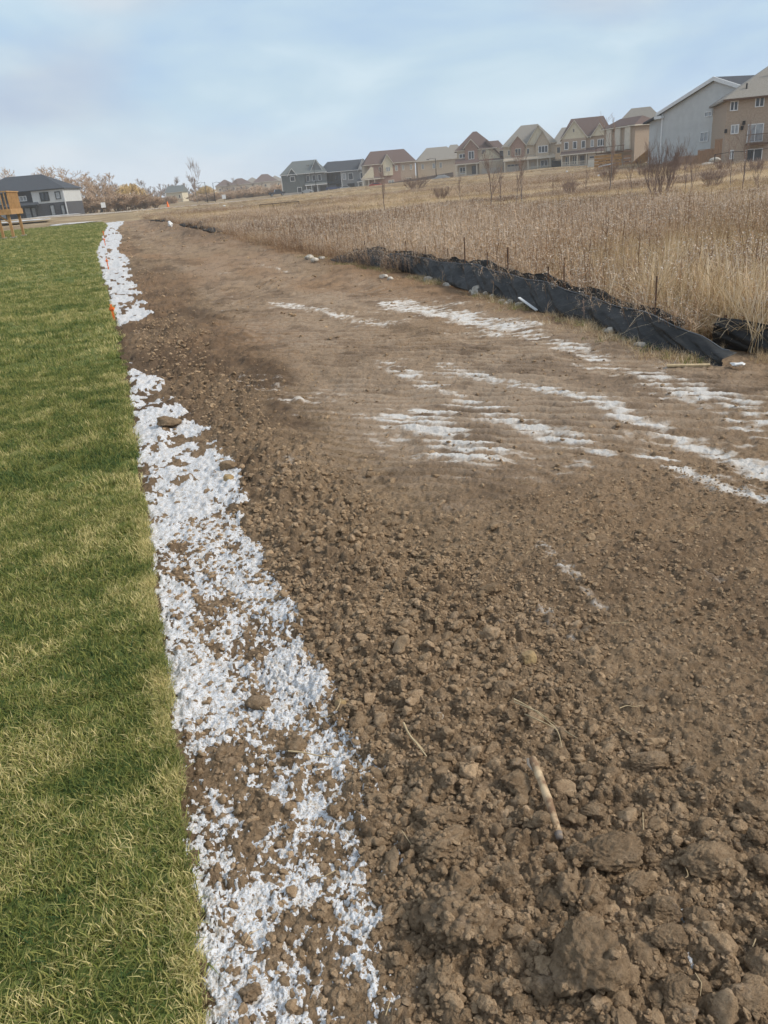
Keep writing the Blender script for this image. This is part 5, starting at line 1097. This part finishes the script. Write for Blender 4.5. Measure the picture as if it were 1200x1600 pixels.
MB().box(-.04, -.1, -2.5, .22, .0, eL[1]).build('corner_board', M_WHITE, h.o); MB().box(-1.0, -.52, eL[1]-.62, .35, .0, eL[1]-.25).build('eave_box', M_WHITE, h.o)
for (a0, b0, a1, b1, gl) in [(1101, 173, 1114, 183, M_GLASSL), (1094, 205, 1108, 222, M_GLASSL)]:
    ua, za = loc_on(a0, b1); ub, zb = loc_on(a1, b0); h.window(ua, za, ub-ua, zb-za, mull=1, glass=gl, y=-.002)
# wing to its left with front bay seen end on, and roof behind running right
MB().box(-3.0, .5, -3, -.04, 9, eL[1]-.5).build('side_wall', M_GREYS, h.o)
MB().add([(-3.6, -.2, eL[1]-1.0), (-.4, -.2, eL[1]-.2), (2.5, 9, eL[1]+1.8), (-3.4, 9, eL[1]-.9), (-3.6, -.2, eL[1]-.8), (-.4, -.2, eL[1]), (2.5, 9, eL[1]+2.0), (-3.4, 9, eL[1]-.7)], [(3, 2, 1, 0), (4, 5, 6, 7), (0, 1, 5, 4), (1, 2, 6, 5), (2, 3, 7, 6), (3, 0, 4, 7)]).build('side_roof', M_RBLUE, h.o)
V = [(pk[0]-.5, 6, pk[1]-1.2), (uR+8, 6, zR-.5), (uR+8, 15, pk[1]+1.5), (pk[0]+1, 15, pk[1]+.6), (pk[0]-.5, 16, pk[1]-2), (uR+8, 16, zR-2)]
MB().add(V, [(0, 1, 2, 3), (3, 2, 5, 4), (0, 3, 4), (1, 5, 2), (0, 4, 5, 1)]).build('rear_roof', M_RGREY, h.o)
for u in (3.2, 6.0): MB().box(pk[0]+u, 9.0, pk[1]-.35, pk[0]+u+.5, 9.4, pk[1]+.45).build('roof_vent', M_BLACK, h.o)
MB().tube([(pk[0]+4.6, 8, pk[1]-.6), (pk[0]+4.6, 8, pk[1]+.5)], .1, 6).build('vent_pipe', M_BLACK, h.o)
# stepped brown board fence under it
fp = [(1055, 245, 262), (1094, 235, 256), (1131, 220, 252)]
bf = thing('board_fence', 'stepped reddish brown board fence below the grey siding house', 'fence')
Fq = [(1034, 1058, 252, 272, 110), (1058, 1088, 243, 272, 109), (1088, 1114, 233, 268, 107.5), (1114, 1130, 217, 262, 106)]
for (a0, a1, zt, zb, D) in Fq[0:]:
    A_ = Vector(at(a0, zb, D)); B_ = Vector(at(a1, zb, D-1)); T_ = at((a0+a1)/2, zt+1.5, D)[2]; nb = max(5, int((B_-A_).length/.28)); A_.z = B_.z = min(A_.z, B_.z)-.5
    for i in range(nb):
        p = A_.lerp(B_, (i+.5)/nb); w_ = (B_-A_).length/nb*.94; u = (B_-A_).normalized(); q = Vector((-u.y, u.x, 0))
        hw = u*w_/2; tk = q*(.015+.01*(i % 2)); zt_ = T_+.02*math.sin(i*5)
        v = [p-hw-tk, p+hw-tk, p+hw+tk, p-hw+tk]; v = [tuple(c) for c in v]+[(c.x, c.y, zt_) for c in v]
        MB().add(v, [(3, 2, 1, 0), (4, 5, 6, 7), (0, 1, 5, 4), (1, 2, 6, 5), (2, 3, 7, 6), (3, 0, 4, 7)]).build('board', M_CEDAR, bf)
    MB().bar((A_.x, A_.y, T_+.05), (B_.x, B_.y, T_+.05), .12, .06).build('cap_rail', M_CEDAR, bf)
# --- brick walkout house at the right edge
P0 = np.array(at(1128, 262, 104)); rzb = math.atan2(-P0[0], P0[1])+R(8); P0z = P0[2]
rz = rzb
def loc_b(px, py):
    d = ray(px, py); n = np.array([-math.sin(rzb), math.cos(rzb), 0]); t = ((P0-np.array([0, 0, EYE]))@n)/(d@n); q = np.array([0, 0, EYE])+d*t-P0
    return q[0]*math.cos(rzb)+q[1]*math.sin(rzb), q[2]
h = House('three storey tan brown brick house with a walkout at the right edge', tuple(P0), rzb); h.trim = M_WHITE
u0, z0 = loc_b(1133, 158); u1, z1 = loc_b(1200, 150)
WH = z0; WX = u1+6
h.wall(0, WX, 0, 11, -1.5, WH, M_BRICK)
# roof: hip rising right
rf = MB(); ridge = loc_b(1197, 113)
rf.add([(-.5, -.5, WH-.05), (WX+.5, -.5, WH-.05), (WX+.5, 11.5, WH-.05), (-.5, 11.5, WH-.05), (-.5, -.5, WH+.15), (WX+.5, -.5, WH+.15), (WX+.5, 11.5, WH+.15), (-.5, 11.5, WH+.15), (5.6, 5.5, WH+3.9), (WX-4, 5.5, WH+3.9)], [(3, 2, 1, 0), (0, 1, 5, 4), (1, 2, 6, 5), (2, 3, 7, 6), (3, 0, 4, 7), (4, 5, 9, 8), (5, 6, 9), (6, 7, 8, 9), (7, 4, 8)])
ro = rf.build('roof', M_RGREY, h.o); MB().box(-.52, -.56, WH-.08, WX+.5, -.502, WH+.13).build('gutter', M_STAKE, ro)
for (a, b, c, d, gl, nm) in [(1140, 157, 1154, 174, M_GLASS, 1), (1179, 151, 1195, 168, M_GLASS, 1), (1141, 194, 1155, 210, M_GLASSL, 1), (1166, 192, 1194, 223, M_GLASSL, 1), (1139, 234, 1147, 249, M_GLASSL, 1), (1163, 231, 1192, 256, M_GLASS, 1)]:
    ua, za = loc_b(a, d); ub, zb = loc_b(c, b); h.window(ua, za, ub-ua, zb-za, mull=nm, glass=gl, y=-.002)
ua, za = loc_b(1164, 228); ub, zb = loc_b(1202, 209)
mb = MB(); mb.box(ua, -1.6, za, ub, 0, za+.18); hgt = 1.05
mb.box(ua, -1.6, za+hgt, ub, -1.54, za+hgt+.06); mb.box(ua, -1.6, za+hgt, ua+.06, 0, za+hgt+.06)
for k in range(int((ub-ua)/.14)): mb.box(ua+k*.14, -1.59, za+.18, ua+k*.14+.03, -1.56, za+hgt)
mb.build('balcony', M_STAKE, h.o)
for (px, py) in [(1133.5, 205), (1162, 192), (1159, 200)]:
    u, z = loc_b(px, py); MB().box(u-.12, -.22, z-.2, u+.15, -.002, z+.2).build('wall_lamp', M_BLACK, h.o)
for (px, zt) in [(1147, 141), (1173, 127)]:
    pass
for (u, yy, zz) in [(2.0, 1.0, WH+.9), (4.6, 2.8, WH+2.3)]: MB().tube([(u, yy, zz-.5), (u, yy, zz+.7)], .09, 6).build('vent_pipe', M_BLACK, h.o)
MB().box(-.2, -.05, -1.5, WX, -.003, .35).build('concrete_base', M_CONC, h.o)
# patio slab, stone steps and black wire fence before it
a_ = at(1128, 268, 100); MBs = MB()
o = thing('patio', 'pale concrete patio in front of the brick walkout house', 'patio', (P0[0], P0[1], P0[2]), rzb); MB().box(-.6, -3.4, -1.2, WX, -.06, -.02).build('slab', M_CONC, o)
o = thing('stone_steps', 'stacked pale boulders forming steps beside the brick house', 'steps', (P0[0], P0[1], P0[2]), rzb)
for i, (u, yy, z, sx, sz) in enumerate([(-3.6, -2.2, -.2, .9, .3), (-2.6, -2.0, .15, .9, .3), (-1.7, -1.6, .5, .8, .3), (-.9, -1.2, .9, .7, .3), (-1.8, -2.8, -.1, 1.0, .35), (-3.0, -2.9, -.5, 1.0, .3), (-.7, -2.4, .2, .8, .35)]):
    V, F = ico(3, 970+i, amp=.12, fine=.03, flat=1.0); link('boulder', np_mesh('boulder', V*np.array([sx, .7, sz]), F), M_STONE, o, loc=(u, yy, z))
wf = thing('wire_fence', 'thin black rail fence before the brick house patio', 'fence')
pp = [(1115, 262, 101), (1143, 258, 100), (1172, 258, 99), (1205, 252, 98)]
for i, (px, py, D) in enumerate(pp):
    b_ = at(px, py+8, D); MB().bar(b_, (b_[0], b_[1], b_[2]+1.9), .08).build('post', M_BLACK, wf)
    if i:
        c_ = at(pp[i-1][0], pp[i-1][1]+8, pp[i-1][2]); MB().bar((c_[0], c_[1], c_[2]+1.85), (b_[0], b_[1], b_[2]+1.85), .05).build('rail', M_BLACK, wf)
# lumber: stacked pallets / unfinished deck with stairs below the houses
D = 128; loc, rz = hpos(928, 272, D, 0)
o = thing('lumber_stack', 'orange brown stack of new lumber panels below the columned house', 'lumber', loc, rz)
for k in range(6): MB().box(0, -.2+.02*k, .0+k*.42, 3.9-.1*(k % 2), .5, .36+k*.42).build('board', M_TREATED, o)
MB().bar((.6, -.4, .95), (2.6, -.4, 1.2), .08, .16).build('white_board', M_WHITE, o)
for k in range(5): MB().box(4.1, -.2, k*.45, 5.2, .5, .38+k*.45).build('board', M_CEDAR, o)
loc, rz = hpos(978, 274, 126, 0)
o = thing('timber_deck', 'new timber deck with a sloping stair rail below the narrow brick house', 'deck', loc, rz)
for k in range(4): MB().box(0, -.2, -.2+k*.42, 4.3, .0, .16+k*.42).build('board', M_TREATED, o)
for u in (0, 1.4, 2.9, 4.3): MB().box(u, -.3, -.6, u+.13, -.2, 3.0 if u > 2.5 else 1.6).build('post', M_TREATED, o)
MB().bar((.5, -.35, 1.3), (3.0, -.35, 3.2), .1, .16).build('stair_rail', M_TREATED, o); MB().bar((1.3, -.35, 1.3), (3.6, -.35, 2.9), .1, .16).build('stair_rail', M_TREATED, o)
MB().bar((2.9, -.35, 3.2), (4.4, -.35, 3.25), .1, .14).build('top_rail', M_TREATED, o); MB().bar((2.9, -.35, 2.4), (4.4, -.35, 2.45), .1, .14).build('top_rail', M_TREATED, o)
MB().prism([(.4, 1.2), (2.9, 3.0), (2.9, 1.6), (1.4, 1.2)], -.18, -.08).build('stair_side', M_TREATED, o)
# white board fence by the columned porch with a round dark opening
loc, rz = hpos(918, 262, 200, 0); o = thing('white_trailer', 'small pale trailer with a round dark hatch by the columned porch', 'trailer', loc, rz)
MB().box(0, 0, .1, 2.6, 1.5, 1.6).build('body', M_CREAM, o); MB().tube([(2.9, -.05, .9), (2.9, .1, .9)], .55, 14).build('round_hatch', M_BLACK, o); MB().tube([(2.9, -.09, .9), (2.9, -.051, .9)], .18, 10).build('hub', M_WHITE, o)
# weathered fence in front of the buff houses
A_ = Vector(at(608, 296, 268)); B_ = Vector(at(709, 280, 245)); nb = 46
o = thing('board_fence', 'long weathered brown board fence in front of the brick and buff houses', 'fence')
for i in range(nb):
    p = A_.lerp(B_, (i+.5)/nb); q = A_.lerp(B_, i/nb); s_ = A_.lerp(B_, (i+.94)/nb); MB().bar((q.x, q.y, q.z+.7), (s_.x, s_.y, s_.z+.7), .06+.02*(i % 2), 2.4).build('board', M_OLDWOOD, o)
# far hazy roofs
for i, (px, py, w, D, lab, mr) in enumerate([(345, 307, 13, 560, 'leftmost hazy hip roofed house above the thicket', M_RBROWN), (366, 305, 15, 560, 'second hazy brown roofed house above the thicket', M_RBROWN), (388, 303, 13, 570, 'third hazy house with a lower roof', M_RGREY), (404, 301, 16, 560, 'hazy house with the highest roof on the skyline', M_RBROWN), (425, 299, 12, 580, 'hazy house next to the grey row', M_RGREY)]):
    loc, rz = hpos(px-6, py, D, 0); q = House(lab, loc, rz); q.trim = M_CREAM; q.wall(0, w, 0, 12, -3, 5.8, M_BRICKB); q.hip(0, w, 0, 12, 6, 10.8 if i == 3 else 9.8, m=mr); q.window(2, 3, 1.5, 1.6, mull=0); q.window(7, 3, 1.5, 1.6, mull=0)
loc, rz = hpos(262, 318, 400, 0); q = House('pale yellow house with a dark green roof in the trees', loc, rz-.3); q.trim = M_CREAM
q.wall(0, 7.5, 0, 10, -2, 4.4, M_BEIGE); q.hip(0, 7.5, 0, 10, 4.5, 7.4, m=M_RGREEN, inset=.3)
for u in (1, 3.4, 5.8): q.window(u, 1.8, .9, 1.5, mull=0)

# ============================================================ DECK AT THE LEFT EDGE
loc = at(28, 366, 66); rz = R(-6)
dk_ = thing('raised_deck', 'raised orange timber deck on tall posts at the left edge', 'deck', (loc[0], loc[1], 0), rz)
fl = at(26, 326, 66)[2]; tp = at(22, 297, 66)[2]
MB().box(-4.5, -.1, fl-.15, -.15, 4, fl).build('floor', M_TREATED, dk_)
MB().box(-4.5, -.16, fl-.35, -.1, -.105, fl+.02).build('fascia', M_TREATED, dk_); MB().box(-.1, -.16, fl-.35, -.05, 4, fl+.02).build('fascia', M_TREATED, dk_)
for (x, y) in [(-.35, 0), (-1.05, .0), (-.35, 3.6), (-2.6, 0), (-3.9, 0)]: MB().box(x-.09, y, 0, x+.09, y+.18, fl-.15).build('post', M_TREATED, dk_); MB().box(x-.2, y-.1, 0, x+.2, y+.3, .12).build('footing', M_CONC, dk_)
MB().box(-4.5, -.12, tp-.08, -.05, -.0, tp).build('top_rail', M_TREATED, dk_); MB().box(-.16, 0, tp-.08, -.04, 4, tp).build('top_rail', M_TREATED, dk_)
for k in range(17): MB().box(-4.4+k*.255, -.08, fl, -4.33+k*.255, -.03, tp-.08).build('baluster', M_TREATED, dk_)
for k in range(15): MB().box(-.12, .05+k*.26, fl, -.08, .13+k*.26, tp-.08).build('baluster', M_TREATED, dk_)
for k in range(7): MB().box(-2.2, -.9+k*.0-.3*0, .35*k+.15, -1.2, -.55, .35*k+.22).build('step', M_TREATED, dk_)
MB().bar((-.35, .05, fl-.9), (-1.2, .05, fl-.2), .1).build('brace', M_TREATED, dk_)
MB().box(-4.0, .5, 0.0, -2.2, 1.2, .5).build('bench_under_deck', M_SLATE, dk_)

# ============================================================ CULVERT, ROAD, POLES, CARS
loc, rz = hpos(407, 333, 96, 0); zg = T1(loc[0], loc[1]); o = thing('culvert_wall', 'low pale concrete headwall with a black railing in the field', 'culvert', (loc[0], loc[1], loc[2]), rz-.03)
hT = at(407, 319.5, 96)[2]-loc[2]
MB().box(.4, .1, -.6, 4.5, .5, hT*.42).build('headwall', M_CONC, o)
for k in range(4): MB().box(k*1.5, 0, -.3, k*1.5+.06, .06, hT).build('post', M_BLACK, o)
MB().box(0, .0, hT-.06, 4.56, .06, hT).build('top_rail', M_BLACK, o); MB().box(0, .0, hT*.5, 4.56, .05, hT*.5+.04).build('middle_rail', M_BLACK, o)
for k in range(30): MB().box(.08+k*.15, .02, .1, .10+k*.15, .04, hT-.06).build('bar', M_BLACK, o)
RP = [(-60, 352, 150), (60, 341, 160), (180, 332.5, 170), (300, 321.5, 195), (430, 309.5, 250), (520, 301, 282), (600, 292, 268)]
V = []; F = []
PR = []
for i in range(len(RP)-1):
    for k in range(12): t = k/12; PR.append([RP[i][j]*(1-t)+RP[i+1][j]*t for j in range(3)])
PR.append(list(RP[-1]))
for (px, py, D) in PR:
    for off in (0, 7): x, y, z = at(px, py, D+off); V.append((x, y, at(px, py, D)[2]+.06+off*.006))
F = [(2*i, 2*i+1, 2*i+3, 2*i+2) for i in range(len(PR)-1)]
tag(link('road', np_mesh('road', V, F), M_ASPH), 'narrow asphalt road crossing behind the field', 'road', kind='structure')
V = []; F = []
for i, (px, py, D) in enumerate(PR):
    x, y, z = at(px, py, D-.5); x2, y2, _ = at(px, py, D); V += [(x, y, z-.5), (x, y, z+.18), (x2, y2, z+.18), (x2, y2, z-.2)]
    if i: a = 4*i; F += [(a-4, a, a+1, a-3), (a-3, a+1, a+2, a-2), (a-2, a+2, a+3, a-1)]
tag(link('kerb', np_mesh('kerb', V, F, False), M_CONC), 'pale kerb along the near side of the road', 'kerb', kind='structure')
def pole(px, py, D, pt, side, lab):
    x, y, z = at(px, py, D); zt = at(px, pt, D)[2]; Hh = zt-z; o = thing('street_lamp', lab, 'street lamp', (x, y, z), math.atan2(-x, y))
    MB().tube([(0, 0, -1), (0, 0, Hh)], [.14, .09], 6).build('pole', M_BLACK, o, True); MB().tube([(0, 0, Hh-.2), (side*1.4, 0, Hh+.1), (side*2.0, 0, Hh-.1)], [.05, .045, .04], 5).build('arm', M_BLACK, o, True)
    MB().box(min(side*1.8, side*2.6), -.15, Hh-.25, max(side*1.8, side*2.6), .15, Hh-.1).build('lamp_head', M_BLACK, o)
pole(325, 318, 290, 284, -1, 'street lamp with its arm to the left, beside the solitary tree')
pole(337, 317, 295, 285, 1, 'street lamp with its arm to the right of the solitary tree')
pole(495, 303, 290, 257, -1, 'street lamp in front of the grey green roofed house')
pole(682, 283, 246, 247, -1, 'street lamp by the buff houses and the weathered fence')
for (px, py, D, pt, w, lab, mm) in [(351, 316, 220, 304, .5, 'small white road sign at the roadside', M_WHITE), (163.5, 331, 180, 316, .45, 'white marker board standing by the left grove', M_WHITE)]:
    x, y, z = at(px, py, D); zt = at(px, pt, D)[2]; o = thing('road_sign', lab, 'sign', (x, y, z), math.atan2(-x, y)); MB().box(-.04, 0, -.3, .04, .06, zt-z).build('post', M_STAKE, o); MB().box(-w, -.03, (zt-z)*.45, w, 0, zt-z).build('panel', mm, o)
x, y, z = at(263, 325, 190); o = tag(MB().tube([(0, 0, 0), (0, 0, .15), (0, 0, .9)], [.35, .25, .06], 8).build('traffic_cone', M_ORANGE, None, True, (x, y, z)), 'orange red traffic cone by the road near the willows', 'traffic cone'); o.scale = (1.3, 1.3, 1.5)
def car(px, py, D, turn, m_, lab, typ='car', s=1.0):
    x, y, z = at(px, py, D); o = thing('parked_car' if typ == 'car' else 'pickup_truck', lab, 'car' if typ == 'car' else 'truck', (x, y, z), math.atan2(-x, y)+R(turn)); o.scale = (s, s, s)
    if typ == 'car': prof = [(-2.2, .35), (2.2, .35), (2.25, .75), (1.3, .95), (.6, 1.42), (-.9, 1.45), (-1.7, 1.0), (-2.2, .9)]; cab = [(.5, 1.36), (1.12, .98), (-1.5, 1.0), (-.85, 1.38)]
    else: prof = [(-2.7, .5), (2.6, .5), (2.65, 1.0), (1.5, 1.15), (.9, 1.85), (-.5, 1.85), (-.7, 1.15), (-2.7, 1.15)]; cab = [(.8, 1.78), (1.3, 1.2), (-.45, 1.2), (-.4, 1.78)]
    MB().prism(prof, -.88, .88).build('body', m_, o); MB().prism(cab, -.90, -.875).build('side_window', M_GLASS, o)
    for u in (-1.4, 1.45):
        for sy in (-.95, .75):
            w_ = MB().tube([(u*(1 if typ == 'car' else 1.2), sy, .36), (u*(1 if typ == 'car' else 1.2), sy+.2, .36)], .36, 12).build('wheel', M_TYRE, o); MB().tube([(u*(1 if typ == 'car' else 1.2), sy-.02, .36), (u*(1 if typ == 'car' else 1.2), sy+.0, .36)], .2, 8).build('rim', M_CARG, w_)
    for sy in (-.6, .5): MB().box(2.2 if typ == 'car' else 2.6, sy, .62, 2.28 if typ == 'car' else 2.68, sy+.25, .76).build('headlight', M_WHITE, o)
car(433, 306, 290, 8, M_CARK, 'dark blue pickup truck parked left of the grey row', 'pickup', 1.1)
car(480, 303, 296, 170, M_CARG, 'silver blue car parked before the grey green roofed house')
car(521, 297.5, 296, 0, M_CARB, 'dark blue van like car in the driveway of the charcoal house', s=1.15)
car(541, 297, 294, 0, M_CARW, 'low white car right of the dark blue one')
car(588, 293, 262, 5, M_CARR, 'red car half hidden by the grass near the brick house', s=1.0)
car(689, 283, 238, 175, M_CARG, 'silver car half sunk behind the field grass by the buff houses', s=1.1)
# snow dusting on far verge (white patches on the lawn's far end)
for i, (px, py, D, w, l, lab) in enumerate([(40, 345, 130, 5, 3, 'snow patch on the ground by the charcoal roofed house'), (110, 340, 105, 3.5, 1.2, 'thin snow streak at the far end of the lawn'), (90, 337, 190, 6, 3, 'far snow patch beside the grey wall')]):
    x, y, z = at(px, py, D); V, F = ico(4, 990+i, amp=.3, fine=.05, flat=1); V = V*np.array([w, l, .12]); tag(link('snow_patch', np_mesh('snow_patch', V, F), M_SNOW, loc=(x, y, z if i != 1 else .06)), lab, 'snow patch')
# litter specks in the field
for i, (px, py, D, lab) in enumerate([(886, 268, 150, 'white scrap on the slope below the beige gabled house'), (697, 330, 40, 'white scrap caught in the middle of the field'), (1015, 268, 90, 'white scrap in the brown thicket'), (350, 322, 90, 'white scrap left of the culvert'), (378, 326, 100, 'small white scrap beside the culvert'), (932, 335, 24, 'white fluff caught in the dark weeds'), (935, 282, 80, 'tiny pale scrap below the lumber stack')]):
    x, y, z = at(px, py, D); V, F = ico(2, 40+i, amp=.4, fine=.1, flat=.6); tag(link('plastic_scrap', np_mesh('scrap', V*D/1310*2.2, F, False), M_WHITE, loc=(x, y, max(z, T1(x, y)+.3))), lab, 'litter')

# ============================================================ HAZE
bpy.context.view_layer.update()
ztop = max((o.matrix_world @ Vector(c)).z for o in SC.objects if o.type == 'MESH' and o.name != 'field' for c in o.bound_box)
hz_ = MB().box(-1210, -1210, float(fz.min())-1, 1210, 1210, max(ztop, float(fz.max()), EYE)+1).build('haze', None); print('haze', float(fz.min()), ztop); tag(hz_, kind='stuff')
hm = bpy.data.materials.new('haze'); hm.use_nodes = True; t = hm.node_tree; t.nodes.remove(t.nodes['Principled BSDF'])
pv = t.nodes.new('ShaderNodeVolumePrincipled'); pv.inputs['Color'].default_value = (.95, .98, 1.0, 1); pv.inputs['Density'].default_value = .00042; pv.inputs['Anisotropy'].default_value = .2
t.links.new(pv.outputs[0], t.nodes['Material Output'].inputs['Volume']); hz_.data.materials.append(hm)
hz_['label'] = 'pale bluish air between the camera and the far trees'
